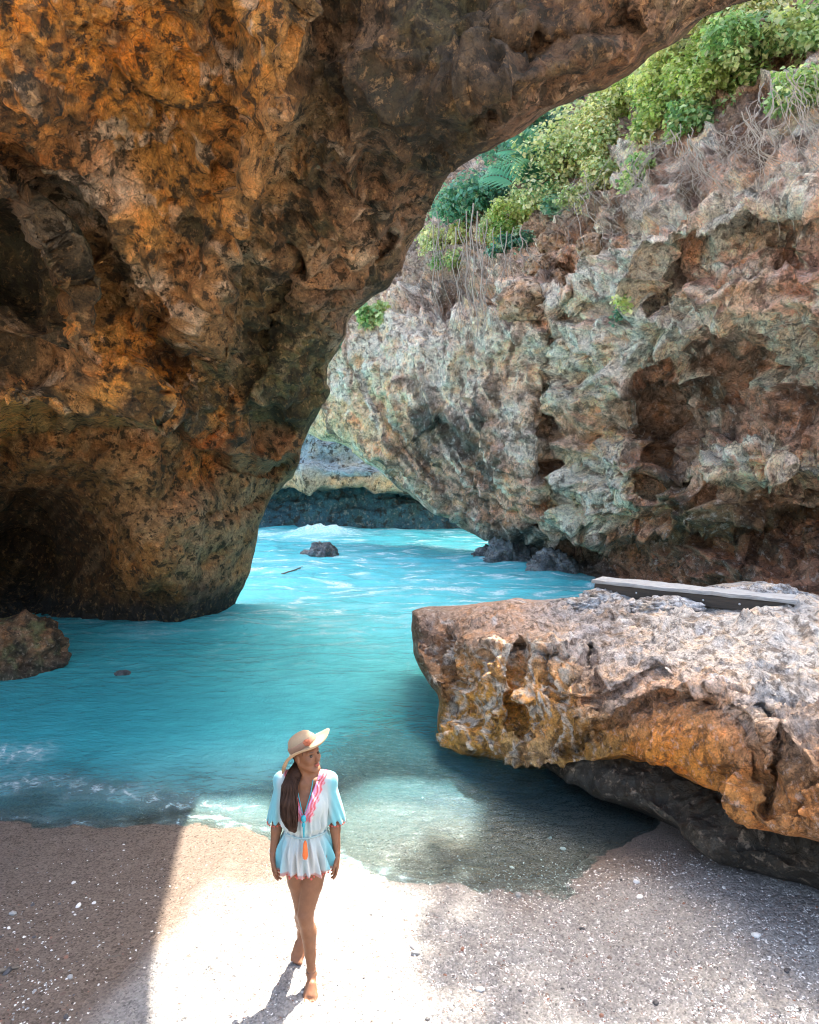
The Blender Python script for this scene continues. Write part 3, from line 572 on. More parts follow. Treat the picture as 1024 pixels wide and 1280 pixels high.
mx = m.n('MixShader'); m.l(al, mx.inputs[0]); m.l(clr.outputs[0], mx.inputs[1]); m.l(m.b.outputs[0], mx.inputs[2]); m.l(mx.outputs[0], m.out.inputs[0])
V_, F_, A_ = np.stack([Xw, YY, Zw], -1).reshape(-1, 3), grid_faces(*Xw.shape, flip=True, keep=dep > -.12), {'foam': foam.reshape(-1), 'Col': cw.reshape(-1, 3), 'murk': mk.reshape(-1)}
V_, F_, A_ = compact(V_, F_, A_)
water = tag(mesh_obj('water', V_, F_, m.m, attrs=A_), 'turquoise sea water with streaks of white foam', kind='structure')

# ------------------------------------------------------------------ the ledge rock on the right
ledge = empty('rock_ledge', (3.2, 7, 0), label='big flat topped rock ledge with glowing orange overhanging front, beside the beach', cat='rock')
def shrink(p): return [(x, y) for x, y in p]
ledge_poly = [(511, 768), (520, 760), (560, 757), (640, 752), (700, 747), (760, 741), (860, 738), (900, 730), (945, 726), (1000, 738), (1040, 752), (1300, 760), (1300, 1160), (1100, 1085), (1024, 1056), (990, 1050), (955, 1044), (932, 1022), (905, 997), (860, 972), (800, 957), (740, 958), (700, 962), (655, 967), (625, 955), (590, 946), (545, 938), (538, 910), (552, 872), (532, 852), (518, 822)]
ledge_ctrl = [(512, 775, 9.7), (530, 840, 9.5), (550, 880, 8.6), (545, 930, 8.05), (600, 940, 7.5), (655, 960, 6.95), (700, 955, 6.7), (800, 950, 6.0), (900, 985, 5.4), (950, 1035, 4.85), (1024, 1050, 4.5), (1024, 960, 4.55), (930, 930, 5.15), (850, 880, 5.75), (760, 900, 6.4), (740, 930, 6.5), (690, 900, 7.0), (650, 870, 7.5), (580, 860, 8.2), (580, 800, 8.7), (680, 800, 8.1), (760, 850, 6.9), (850, 840, 6.4), (950, 860, 5.7), (1010, 890, 5.1), (560, 765, 9.9), (700, 750, 10.2), (700, 775, 9.0), (850, 780, 8.0), (850, 742, 10.0), (1000, 800, 7.1), (1000, 745, 9.0), (945, 735, 9.6), (1200, 800, 6.4), (1200, 1000, 3.9), (1200, 1100, 4.0), (1000, 770, 8.0)]
ledge_feats = [
  ([(555, 790), (640, 792), (735, 800), (735, 880)], 'step', -.35, 6, 60),
  ([(652, 800), (640, 870), (648, 930)], 'crease', .35, 7), ([(735, 805), (738, 880)], 'crease', .4, 7),
  ([(600, 810), (585, 870), (590, 930)], 'crease', .12, 8), ([(690, 815), (690, 880)], 'crease', .25, 14),
  ([(690, 950), (740, 915), (800, 870), (850, 862), (905, 880), (945, 915), (958, 960), (950, 1000)], 'step', .42, 5, 70),
  ([(735, 890), (790, 860), (830, 835)], 'crease', .3, 9),
  ([(555, 785), (600, 778), (700, 782)], 'crease', -.15, 10),
  ([(945, 880), (975, 915), (962, 985), (955, 1030)], 'crease', .3, 6),
  ([(780, 800), (900, 815), (1030, 800)], 'crease', .10, 6), ([(700, 765), (830, 790), (1000, 775)], 'crease', .12, 5), ([(840, 830), (1000, 840)], 'crease', .12, 6), ([(900, 870), (1040, 880)], 'crease', .12, 6),
  ([(512, 800), (545, 830), (556, 880)], 'step', -.5, 4, 40)]
def ledge_disp(P, X, Y, n):
    n = orient(P, n)
    wv = P+.25*np.stack([fbm(P*1.3, 3), fbm(P*1.3+31, 3), fbm(P*1.3+77, 3)], -1)
    up = sstep(.35, .7, n[..., 2])
    smooth = inside(X, Y, [(700, 960), (760, 915), (850, 868), (900, 885), (950, 925), (952, 1000), (900, 990), (800, 952)])
    sm = blur(smooth.astype(float), 6)
    f1, f2, _ = worley(wv*np.array([2.2, 3.5, 3])); f1 = f1+(1-_bl(_cell(P), 3.5))
    a = .16*fbm(wv*.9, 3)
    b = .22*(ridged(wv*np.array([1.3, 2.2, 2.2]), 6, .6)-.4)
    flute = -.17*ridged(np.stack([wv[..., 0]*4.5, wv[..., 1]*2.2, wv[..., 2]*.7], -1), 4, .6)*(1-up)
    strat = .11*(ridged(np.stack([wv[..., 0]*.9+wv[..., 1]*.5, wv[..., 1]*4.2-wv[..., 0]*.6, wv[..., 2]*2], -1), 5, .62)-.4)*up
    c = .07*(ridged(wv*6+5, 4, .65)-.4)+.022*fbm(wv*20, 3)-.05*sstep(.3, .1, f1)
    return P+n*(a+b*(1-.7*sm)+(flute*(1-sm)+strat+c*(1-.75*sm)))[..., None]
ledge_spots = [(530, 800, 35, (.30, .17, .10), 1), (545, 850, 25, (.22, .13, .08), 1.2), (600, 860, 45, (.74, .36, .07), 1.5), (690, 860, 40, (.72, .33, .06), 1.4), (600, 920, 35, (.62, .33, .08), 1.4), (660, 940, 25, (.62, .38, .16), 1), (740, 940, 40, (.45, .24, .06), 1.2), (850, 920, 60, (.74, .26, .03), 2.2), (900, 980, 50, (.58, .24, .05), 1.4), (1000, 960, 60, (.46, .22, .08), 1.4), (1000, 1030, 40, (.50, .22, .06), 1.2),
  (620, 775, 50, (.52, .36, .27), 1.3), (740, 800, 60, (.60, .50, .44), 1), (860, 800, 80, (.72, .64, .55), 1.3), (980, 820, 80, (.70, .63, .55), 1.2), (1200, 900, 150, (.60, .56, .52), 1), (780, 850, 40, (.58, .48, .40), 1), (960, 760, 80, (.68, .63, .57), 1), (730, 752, 40, (.32, .33, .34), 1), (540, 762, 20, (.4, .3, .24), 1), (940, 880, 40, (.64, .56, .48), 1)]
def ledge_col(P, X, Y, P0):
    n = orient(P, grid_normals(blur(P0, 3)))
    wv = P+.2*np.stack([fbm(P*2, 3), fbm(P*2+31, 3), fbm(P*2+77, 3)], -1)
    wx = X+14*fbm(P*2+3, 5, .6); wy = Y+14*fbm(P*2+13, 5, .6)
    C = tint(wx, wy, ledge_spots)
    an = fbm(wv*2.4, 6, .65); an2 = fbm(wv*7+9, 5, .65)
    wfr = sstep(480, 560, wx)*sstep(760, 700, wx)*sstep(790, 810, wy)
    fl = ridged(np.stack([wv[..., 0]*7, wv[..., 1]*3, wv[..., 2]*1.4], -1), 5, .65)
    C = mixc(C, (.78, .70, .58), wfr*sstep(.34, .5, fl)*.85)
    C = mixc(C, (.09, .055, .03), sstep(.2, .34, an)*.5)
    C = mixc(C, (.10, .07, .05), sstep(.2, .35, an2)*.45)
    C = mixc(C, (.78, .76, .74), sstep(.16, .32, fbm(wv*2.8+50, 6, .65))*.65*sstep(880, 820, Y-.1*(X-700)))
    return np.clip(C*(1+.3*an2[..., None]), .012, .85)
M_ledge = rock_mat('ledge_rock', 1.9, .045, .85, .3, .55, .6, .65, (.07, .04, .022), (.80, .76, .70))
rock_body('ledge_top', ledge_poly, ledge_ctrl, arr(500, 1060, 1.5, None, 1300, 12), arr(715, 1100, 1.5, None, 1165, 12), ledge_feats, ledge_disp, ledge_col, M_ledge, roll=(12, .35), back=.09, maxout=14, parent=None)
lt = bpy.data.objects['ledge_top']; lt.parent = ledge; lt.matrix_parent_inverse = ledge.matrix_world.inverted()
lt.data.transform(__import__('mathutils').Matrix.Translation(-ledge.location)); lt.matrix_parent_inverse.identity()
# dark foot of the ledge, set back under the overhang
def foot_disp(P, X, Y, n):
    n = orient(P, n); return P+n*(.18*fbm(P*1.2, 3)+.14*(ridged(P*2, 5)-.4)+.02*fbm(P*14, 3))[..., None]
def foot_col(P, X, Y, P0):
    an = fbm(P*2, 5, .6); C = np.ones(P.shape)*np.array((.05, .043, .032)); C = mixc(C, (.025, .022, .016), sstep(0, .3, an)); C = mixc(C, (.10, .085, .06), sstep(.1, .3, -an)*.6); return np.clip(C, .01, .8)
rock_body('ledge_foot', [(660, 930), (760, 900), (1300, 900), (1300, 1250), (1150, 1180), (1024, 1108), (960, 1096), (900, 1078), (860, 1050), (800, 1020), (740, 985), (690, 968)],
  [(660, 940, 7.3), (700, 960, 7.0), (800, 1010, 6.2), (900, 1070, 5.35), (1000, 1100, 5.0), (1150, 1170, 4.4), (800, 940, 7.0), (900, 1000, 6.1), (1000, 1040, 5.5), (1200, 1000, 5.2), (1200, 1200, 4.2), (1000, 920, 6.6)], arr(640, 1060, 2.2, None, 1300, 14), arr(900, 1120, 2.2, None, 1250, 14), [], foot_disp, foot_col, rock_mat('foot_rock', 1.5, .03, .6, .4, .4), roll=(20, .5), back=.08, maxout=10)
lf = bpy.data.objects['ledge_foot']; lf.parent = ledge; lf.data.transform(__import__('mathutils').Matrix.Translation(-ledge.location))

# ------------------------------------------------------------------ loose rocks, beam, stones
from mathutils.bvhtree import BVHTree
def bvh_of(o):
    me = o.data; v = np.empty(len(me.vertices)*3, np.float32); me.vertices.foreach_get('co', v); v = v.reshape(-1, 3)+np.array(o.location)
    f = np.empty(len(me.loops), np.int32); me.loops.foreach_get('vertex_index', f)
    return BVHTree.FromPolygons(v.tolist(), f.reshape(-1, 4).tolist())
cliff_bvh = bvh_of(cliff)
def hit(bvh, px, py):
    o = Vector((0, 0, CAMZ)); d = Vector(ray(px, py)).normalized(); r = bvh.ray_cast(o, d)
    return None if r[0] is None else r[0]
import bmesh
_ico = {}
def ico(n):
    if n not in _ico:
        bm = bmesh.new(); bmesh.ops.create_icosphere(bm, subdivisions=n, radius=1)
        V = np.array([v.co[:] for v in bm.verts]); Fa = np.array([[v.index for v in f.verts] for f in bm.faces]); bm.free(); _ico[n] = (V, Fa)
    return _ico[n]
def stone(name, loc, size, mat, seed, sub=5, rough=.35, colfn=None, parent=None, rot=0, peak=0):
    V, Fa = ico(sub); S = np.array(size)
    Q = V+seed*7.7
    r = 1+rough*fbm(Q*1.1, 4)+rough*.6*(ridged(Q*1.9, 5)-.4)+rough*.15*fbm(Q*7, 3)
    f1, f2, _ = worley(Q*1.3); r = r-rough*.25*sstep(.12, 0, f2-f1)
    V2 = V*r[:, None]; V2[:, 2] += peak*np.maximum(V2[:, 2], 0)**2*(1-np.abs(V2[:, 0]))
    V2 = V2*S; c, s_ = math.cos(rot), math.sin(rot); V2 = V2@np.array([[c, s_, 0], [-s_, c, 0], [0, 0, 1]])
    C = colfn(V2+np.array(loc), V) if colfn else np.ones(V2.shape)*.3
    o = mesh_obj(name, V2, Fa, mat, parent, attrs={'Col': C}); o.location = loc; return o
def dark_rock(P, V):
    an = fbm(P*2.5, 5, .6); C = np.ones(P.shape)*np.array((.10, .115, .125)); C = mixc(C, (.24, .26, .27), sstep(.05, .3, an)); return mixc(C, (.04, .05, .055), sstep(.1, .3, -an))
def brown_rock(P, V):
    an = fbm(P*2.5, 5, .6); C = np.ones(P.shape)*np.array((.16, .09, .045)); C = mixc(C, (.36, .19, .10), sstep(.02, .3, an)*sstep(-7, -6, P[:, 0])); C = mixc(C, (.13, .15, .06), sstep(.0, .3, fbm(P*3+9, 4))*.7); C = mixc(C, (.04, .03, .02), sstep(.05, .3, -an)*.8); return mixc(C, (.05, .045, .035), sstep(.3, .05, P[:, 2])*.8)
M_wet = rock_mat('wet_rock', 2, .03, .45, .5, .5); M_br = rock_mat('brown_rock', 1.6, .04, .8, .35, .55)
p = on_z(402, 700, 0); tag(stone('sea_rock', (p[0], p[1]+.4, -.05), (.62, .5, .62), M_wet, 1, 5, .35, dark_rock, peak=.3), 'jagged dark boulder standing alone in the foaming water at the mouth of the cave', 'rock')
p = on_z(381, 699, 0); tag(stone('sea_rock', (p[0]+.02, p[1]+.3, -.05), (.28, .3, .36), M_wet, 2, 4, .3, dark_rock), 'small dark rock touching the left side of the jagged boulder in the water', 'rock')
p = on_z(28, 850, 0); tag(stone('shore_rock', (p[0]-.62, p[1]+.7, .12), (.92, .8, .74), M_br, 3, 6, .30, brown_rock), 'mossy brown rock at the left edge, standing in shallow water under the cave wall', 'rock')
p = on_z(154, 843, 0); tag(stone('sea_rock', (p[0], p[1], -.03), (.17, .12, .09), M_wet, 4, 4, .3, dark_rock), 'small dark stone just breaking the calm teal water near the left bank', 'rock')
p = on_z(648, 708, 0); tag(stone('sea_rock', (p[0], p[1]+.9, -.1), (1.15, .9, 1.15), M_wet, 5, 6, .42, dark_rock, peak=.2), 'dark wave worn rock at the foot of the cliff in the middle of the picture', 'rock')
p = on_z(612, 700, 0); tag(stone('sea_rock', (p[0], p[1]+.6, -.1), (.6, .6, .6), M_wet, 6, 5, .4, dark_rock), 'low dark rock just left of the larger wave worn rock at the cliff foot', 'rock')
p = on_z(700, 722, 0); tag(stone('sea_rock', (p[0]-.1, p[1]+.7, 0), (.75, .6, .75), M_wet, 8, 5, .4, dark_rock), 'dark knobbly rock tucked under the cliff corner beside the water', 'rock')

def box_mesh(cx, cy, cz, sx, sy, sz, bev=.01, sub=(1, 1, 1), jit=0, seed=0):
    bm = bmesh.new(); bmesh.ops.create_cube(bm, size=1)
    for v in bm.verts: v.co = Vector((v.co.x*sx, v.co.y*sy, v.co.z*sz))
    bmesh.ops.bevel(bm, geom=bm.edges[:], offset=bev, segments=2, affect='EDGES')
    if sub[0] > 1:
        for k in range(1, sub[0]):
            x = -sx/2+sx*k/sub[0]
            bmesh.ops.bisect_plane(bm, geom=bm.verts[:]+bm.edges[:]+bm.faces[:], plane_co=(x, 0, 0), plane_no=(1, 0, 0))
    V = np.array([v.co[:] for v in bm.verts]); 
    if jit: V = V+jit*np.stack([perlin(V*3+seed+q) for q in (0, 9, 19)], -1)+np.array([0, 0, 1])*jit*.7*perlin(V*np.array([9., 20, 20])+seed)[:, None]
    Fa = [[v.index for v in f.verts] for f in bm.faces]; bm.free()
    return V+np.array([cx, cy, cz]), Fa
a = at(746, 720, 10.4); b = at(1000, 752, 8.8); a[2] = 1.70; b[2] = 1.70
L = np.linalg.norm(b-a); mid = (a+b)/2
m = N('weathered_board'); g = m.noise(3, 8, .7, m.scalevec(m.pos(), (1.5, 14, 14))); g2 = m.noise(8, 6, .6)
c = m.mix(m.ramp(g, [(.3, 0.), (.7, 1.)]), (.20, .20, .19), (.50, .51, .51)); c = m.mix(m.ramp(g2, [(.55, 0.), (.7, .6)]), c, (.28, .24, .19))
M_board = m.set(Base_Color=c, Roughness=.8, Normal=m.bump(g, .6, .01))
m = N('dark_timber'); g = m.noise(4, 8, .7, m.scalevec(m.pos(), (1.2, 12, 12))); M_timber = m.set(Base_Color=m.mix(g, (.02, .017, .015), (.10, .08, .06)), Roughness=.75, Normal=m.bump(g, .7, .012))
m = N('galvanised_metal'); M_metal = m.set(Base_Color=m.mix(m.noise(60), (.5, .5, .5), (.75, .75, .75)), Metallic=.7, Roughness=.45)
beam = empty('wooden_beam', tuple(mid), label='long weathered beam with a pale top lying along the back of the rock ledge', cat='beam')
ex = Vector(b-a).normalized(); ey = Vector((0, 0, 1)).cross(ex).normalized(); ez = ex.cross(ey)
from mathutils import Matrix
beam.rotation_euler = Matrix((ex, ey, ez)).transposed().to_euler()
V, Fa = box_mesh(0, 0, .0, L, .46, .05, .012, (24, 1, 1), .012, 3); mesh_obj('top_board', V, Fa, M_board, beam, smooth=False)
V, Fa = box_mesh(0, -.17, -.11, L-.08, .075, .165, .01, (20, 1, 1), .012, 5); mesh_obj('side_timber', V, Fa, M_timber, beam, smooth=False)
V, Fa = box_mesh(0, .17, -.11, L-.08, .075, .165, .01, (20, 1, 1), .01, 8); mesh_obj('side_timber', V, Fa, M_timber, beam, smooth=False)
Vc, Fc = ico(2)
for k in range(6):
    mesh_obj('bolt', Vc*np.array([.016, .012, .016])+np.array([-L*.42+L*.84*k/5., -.212, -.10]), Fc, M_metal, beam)
# rough lumps of the ledge carrying and backing the beam (parts of the ledge)
def ledge_lump(P, V):
    an = fbm(P*5, 5, .6); C = np.ones(P.shape)*np.array((.50, .49, .48)); C = mixc(C, (.2, .17, .15), sstep(.08, .25, an)*.8); return mixc(C, (.76, .76, .76), sstep(.05, .25, -an)*.7)
for (px, py, t, s, sd_) in [(960, 752, 9.5, (.62, .38, .26), 21), (905, 750, 9.9, (.45, .3, .20), 22), (830, 760, 9.4, (.5, .35, .16), 23), (760, 752, 10.1, (.4, .3, .18), 24), (720, 758, 9.8, (.4, .3, .12), 25), (1020, 770, 8.9, (.5, .4, .2), 26)]:
    p = at(px, py, t); stone('ledge_lump', tuple(p), s, M_ledge, sd_, 5, .38, ledge_lump, parent=ledge)
for o in list(ledge.children):
    if o.name.startswith('ledge_lump'): o.location = Vector(o.location)-ledge.location

# stones and gravel on the beach
def simple_mat(name, c, r=.7, v=.25):
    m = N(name); n = m.noise(60, 6, .7)
    return m.set(Base_Color=m.mix(n, tuple(x*(1-v) for x in c), tuple(min(1, x*(1+v)) for x in c)), Roughness=r, Normal=m.bump(n, .5, .003))
M_st = [simple_mat('pale_coral', (.74, .70, .64)), simple_mat('dark_stone', (.06, .055, .055), .5), simple_mat('red_stone', (.26, .12, .075)), simple_mat('grey_stone', (.30, .29, .27))]
def ground(px, py):
    p = on_z(px, py, .1)
    for _ in range(3): z = float(sand_z(np.array([p[0]]), np.array([p[1]]))[0]); p = on_z(px, py, z)
    return p
kinds = [('coral_fragment', 'pale coral fragment lying loose on the beach sand', 'coral', 'pale coral fragments on the beach'), ('beach_stone', 'small near black stone lying loose on the beach sand', 'stone', 'small dark stones on the beach'), ('beach_stone', 'small rust brown stone lying loose on the beach sand', 'stone', 'small rust brown stones on the beach'), ('beach_stone', 'small mid grey stone lying loose on the beach sand', 'stone', 'small grey stones on the beach')]
spots_ = [(517, 1184, .035, 0), (945, 1170, .032, 0), (800, 1122, .028, 0), (796, 1103, .028, 0), (783, 1140, .02, 0), (704, 1062, .026, 0), (688, 1048, .02, 0), (728, 1162, .022, 1), (820, 1255, .024, 1), (520, 1192, .03, 3), (600, 1238, .03, 0), (640, 1085, .02, 0), (985, 1215, .024, 1), (905, 1110, .018, 0), (650, 1240, .016, 1), (560, 1110, .018, 3), (648, 1120, .035, 3), (10, 1215, .03, 1), (92, 1104, .02, 0), (98, 1133, .024, 0), (16, 1143, .03, 3), (88, 1222, .02, 3), (740, 1175, .015, 0), (960, 1065, .02, 0)]
r2 = random.Random(5)
while len(spots_) < 85:
    px = r2.uniform(400, 1024) if r2.random() < .82 else r2.uniform(0, 120); py = r2.uniform(1100, 1278)
    if py < 1125 and px < 650: continue
    spots_.append((px, py, r2.uniform(.008, .018), r2.choice([0, 0, 1, 1, 2, 3])))
protos = [[stone('proto', (0, 0, 0), (1, .75, .55), M_st[k], 30+k*3+j, 3, .4) for j in range(3)] for k in range(4)]
for q in sum(protos, []): q['tmp'] = 1
for i, (px, py, s, k) in enumerate(spots_):
    pr = protos[k][i % 3]; o = pr.copy(); col.objects.link(o); p = ground(px, py); o.name = kinds[k][0]
    if 'tmp' in o: del o['tmp']
    o.location = (p[0], p[1], p[2]+s*.25); o.scale = (s, s, s); o.rotation_euler = (r2.uniform(-.3, .3), r2.uniform(-.3, .3), r2.uniform(0, 6.3))
    one = {0: 'largest pale coral fragment on the sunlit sand, just right of the person', 1: 'pale coral fragment by the lower edge of the ledge foot, furthest right', 5: 'pale coral fragment at the corner where the water, sand and ledge shade meet', 6: 'pale coral fragment lying under the clear shallow water before the ledge', 10: 'pale coral fragment on the sunlit gravel at the bottom, right of centre', 16: 'flat grey stone on the waterline of the gravel, below the clear shallows', 17: 'dark stone at the left edge of the beach near the bottom corner', 9: 'grey stone touching the largest pale coral fragment'}.get(i)
    tag(o, one or kinds[k][1], kinds[k][2], None if one else kinds[k][3])
for q in sum(protos, []): bpy.data.objects.remove(q)
# fine gravel as one mass
def gravel(name, n, smin, smax, mat, seed, label, bias):
    g = np.random.default_rng(seed)
    px = g.uniform(-60, 1090, n*3); py = 1055+(1290-1055)*g.random(n*3)**.8
    d = np.array([1.0]); keep = g.random(n*3) < bias(px, py); px = px[keep][:n]; py = py[keep][:n]
    p = on_z(px, py, .1)
    for _ in range(3): z = sand_z(p[:, 0], p[:, 1]); p = on_z(px, py, z)
    V0 = np.array([[1, 0, 0], [0, 1, 0], [-1, 0, 0], [0, -1, 0], [.1, .1, 1], [0, 0, -1.]]); F0 = np.array([[0, 1, 4], [1, 2, 4], [2, 3, 4], [3, 0, 4], [1, 0, 5], [2, 1, 5], [3, 2, 5], [0, 3, 5]])
    m_ = len(px); s = g.uniform(smin, smax, m_)*g.uniform(.6, 1, m_); an = g.uniform(0, 6.28, m_)
    S = np.stack([s, s*g.uniform(.5, 1, m_), s*g.uniform(.35, .7, m_)], -1)
    V = V0[None]*S[:, None]*(1+.35*g.normal(size=(m_, 6, 1))*.6)
    c, s_ = np.cos(an)[:, None], np.sin(an)[:, None]
    V = np.stack([V[..., 0]*c-V[..., 1]*s_, V[..., 0]*s_+V[..., 1]*c, V[..., 2]], -1)+p[:, None]+np.array([0, 0, .002])
    Fa = (F0[None]+np.arange(m_)[:, None, None]*6).reshape(-1, 3)
    tag(mesh_obj(name, V, Fa, mat, smooth=False), label, kind='stuff')
bias1 = lambda x, y: sstep(380, 620, x+.6*(y-1100))*sstep(1085, 1125, y+.10*(x-600)+6)*.9+.05*sstep(140, 40, x)*sstep(1120, 1150, y)+.03
gravel('coral_gravel', 16000, .005, .013, M_st[0], 1, 'pale coral grit scattered over the sand', bias1)
gravel('dark_gravel', 1600, .005, .011, M_st[1], 2, 'dark grit scattered over the sand', bias1)
gravel('brown_gravel', 3200, .004, .011, M_st[2], 3, 'brown grit scattered over the sand', bias1)
gravel('grey_gravel', 8000, .005, .013, M_st[3], 4, 'grey grit scattered over the sand', bias1)

# ------------------------------------------------------------------ tubes, vines, bushes
def tube(pts, rad, n=5):
    pts = np.asarray(pts, float); k = len(pts); rad = np.broadcast_to(rad, k)
    T = np.gradient(pts, axis=0); T /= np.linalg.norm(T, axis=1, keepdims=True)+1e-9
    up = np.array([.31, .22, .92]); A = np.cross(T, up); A /= np.linalg.norm(A, axis=1, keepdims=True)+1e-9; B = np.cross(T, A)
    a = np.linspace(0, 2*np.pi, n, endpoint=False)
    V = pts[:, None]+rad[:, None, None]*(np.cos(a)[None, :, None]*A[:, None]+np.sin(a)[None, :, None]*B[:, None])
    i = np.arange(k-1)[:, None]*n; j = np.arange(n)[None]; j2 = (j+1) % n
    Fa = np.stack([i+j, i+j2, i+n+j2, i+n+j], -1).reshape(-1, 4)
    return V.reshape(-1, 3), Fa
def join(parts):
    Vs = []; Fs = []; o = 0
    if len({np.asarray(f).shape[1] for _, f in parts}) > 1:
        parts = [(v, f if np.asarray(f).shape[1] == 3 else np.concatenate([f[:, [0, 1, 2]], f[:, [0, 2, 3]]])) for v, f in parts]
    for V, Fa in parts: Vs.append(V); Fs.append(np.asarray(Fa)+o); o += len(V)
    return np.concatenate(Vs), np.concatenate(Fs)
m = N('root_bark'); n_ = m.noise(12, 6, .6); M_root = m.set(Base_Color=m.mix(n_, (.16, .13, .10), (.46, .41, .35)), Roughness=.85)
m = N('dark_bark'); n_ = m.noise(12, 6, .6); M_bark = m.set(Base_Color=m.mix(n_, (.09, .07, .05), (.24, .19, .14)), Roughness=.9)
def leaf_mat(name, tr=.5):
    m = N(name); c = m.attr('Col'); m.set(Base_Color=c, Roughness=.5, Specular_IOR_Level=.35)
    t = m.n('BsdfTranslucent'); m.l(m.mix(1., c, (1.0, 1.0, .55), 'MULTIPLY'), t.inputs[0]); x = m.n('MixShader'); x.inputs[0].default_value = tr
    m.l(m.b.outputs[0], x.inputs[1]); m.l(t.outputs[0], x.inputs[2]); m.l(x.outputs[0], m.out.inputs[0]); return m.m
M_leaf = leaf_mat('leaves')
def leaves(pos, nrm, size, g, cols, asp=.45):
    n = len(pos); u = g.normal(size=(n, 3)); u -= (u*nrm).sum(1, keepdims=True)*nrm; u /= np.linalg.norm(u, axis=1, keepdims=True)
    u[:, 2] -= .35; u /= np.linalg.norm(u, axis=1, keepdims=True); w = np.cross(nrm, u); w /= np.linalg.norm(w, axis=1, keepdims=True)+1e-9; nn = np.cross(u, w)
    s = (size*g.uniform(.45, 1.45, n))[:, None]
    V = np.stack([pos, pos+u*s*.45+w*s*asp+nn*s*.10, pos+u*s-nn*s*.12, pos+u*s*.45-w*s*asp+nn*s*.10], 1)
    i = np.arange(n)[:, None]*4; Fa = np.concatenate([i+np.array([[0, 1, 2]]), i+np.array([[0, 2, 3]])], 0)
    C = np.repeat(cols[:, None], 4, 1).reshape(-1, 3)
    return V.reshape(-1, 3), Fa, C
PAL = {'lime': [(.46, .56, .20), (.62, .68, .32), (.28, .44, .16), (.74, .74, .44)], 'green': [(.28, .46, .20), (.44, .58, .28), (.16, .32, .14), (.62, .68, .38)], 'teal': [(.14, .36, .28), (.26, .48, .38), (.08, .24, .19), (.44, .60, .44)], 'pale': [(.70, .70, .42), (.58, .66, .40), (.80, .78, .54), (.38, .50, .26)]}
def bush(name, px, py, rx, ry, dz, pal, nleaf, lsize, seed, label, cat='bush', group=None, lift=.3, dep=None, t=None, clumps=14):
    """foliage mass rooted on the cliff at the pixel, half sizes in metres; dz = how far it leans out"""
    g = np.random.default_rng(seed); h = hit(cliff_bvh, px, py)
    base = np.array(h if t is None and h is not None else at(px, py, t or 20)); toc = np.array([0, 0, CAMZ])-base; toc /= np.linalg.norm(toc)
    c0 = base+toc*lift
    root = empty(name, tuple(base), label=label, cat=cat, group=group)
    cl = g.normal(size=(clumps, 3)); cl /= np.linalg.norm(cl, axis=1, keepdims=True); cl *= g.random((clumps, 1))**.45
    cl = cl*np.array([rx, dz, ry])*.78; cr = g.uniform(.26, .5, clumps)*min(rx, ry)
    k = g.choice(clumps, nleaf, p=cr**2/(cr**2).sum()); d = g.normal(size=(nleaf, 3)); d /= np.linalg.norm(d, axis=1, keepdims=True)
    rr = g.random(nleaf)**.3
    pos = cl[k]+d*(cr[k]*rr)[:, None]*np.array([1.15, 1.15, .85])+.05*g.normal(size=(nleaf, 3))
    nrm = d*.6+np.array([0, -.25, .8])+.45*g.normal(size=(nleaf, 3)); nrm /= np.linalg.norm(nrm, axis=1, keepdims=True)
    P_ = np.array(PAL[pal]); tone = g.integers(0, len(P_), clumps)[k]; alt = g.random(nleaf) < .4; tone = np.where(alt, g.integers(0, len(P_), nleaf), tone)
    C = P_[tone]*g.uniform(.7, 1.25, (nleaf, 1))
    V, Fa, C = leaves(pos+c0, nrm, lsize, g, C)
    mesh_obj('foliage', V-base, Fa, M_leaf, root, smooth=False, attrs={'Col': C})
    st = []
    for q in range(min(clumps, 9)):
        e = c0+cl[q]; mm = (base+e)/2+g.normal(size=3)*.12*rx
        s_ = np.linspace(0, 1, 7)[:, None]; pts = (1-s_)**2*base+2*s_*(1-s_)*mm+s_**2*e
        st.append(tube(pts, np.linspace(.045, .014, 7)*max(.5, min(rx, 2)*.7), 5))
    V, Fa = join(st); mesh_obj('stem', V-base, Fa, M_bark, root)
    return root
G1 = 'bushes growing along the top of the cliff'
B = bush
B('bush', 985, 48, 2.1, 1.0, 1.0, 'green', 5670, 0.123, 1, 'dense green bush with large leaves on the cliff edge in the top right corner', group=G1)
B('bush', 905, 92, 1.9, 1.0, 1.0, 'lime', 5670, 0.115, 2, 'bright lime bush on the cliff edge, next one left of the corner bush', group=G1)
B('bush', 880, 145, 1.0, .7, .7, 'green', 2160, 0.115, 3, 'leafy green bush drooping below the bright lime bush over tangled roots', group=G1)
B('bush', 828, 128, 1.6, 1.1, .9, 'lime', 4860, 0.115, 4, 'bright yellow green bush where the cave roof meets the cliff top', group=G1)
B('bush', 765, 178, 1.9, 1.2, 1.0, 'pale', 5130, 0.123, 5, 'pale yellow green bush in sunlight above the loose brown rocks', group=G1)
B('bush', 722, 200, 2.0, 1.8, 1.0, 'pale', 4860, 0.131, 6, 'tall pale bush standing right of the teal leaved trees', group=G1)
B('bush', 955, -10, 2.4, 1.1, 1.0, 'pale', 4725, 0.131, 7, 'sunlit pale bush above the corner bush, cut by the top of the picture', group=G1)
B('bush', 1010, 110, 1.0, .5, .6, 'green', 1755, 0.107, 8, 'small green bush hanging below the corner bush at the right edge', group=G1)
B('bush', 800, 215, 1.0, .5, .5, 'green', 700, .13, 9, 'sparse green plant among the grey roots below the yellow green bush', group=G1)
B('tree', 655, 212, 2.2, 2.1, 1.5, 'teal', 4860, 0.164, 10, 'blue green leafy tree in the gap between the cave roof and the cliff top', cat='tree')
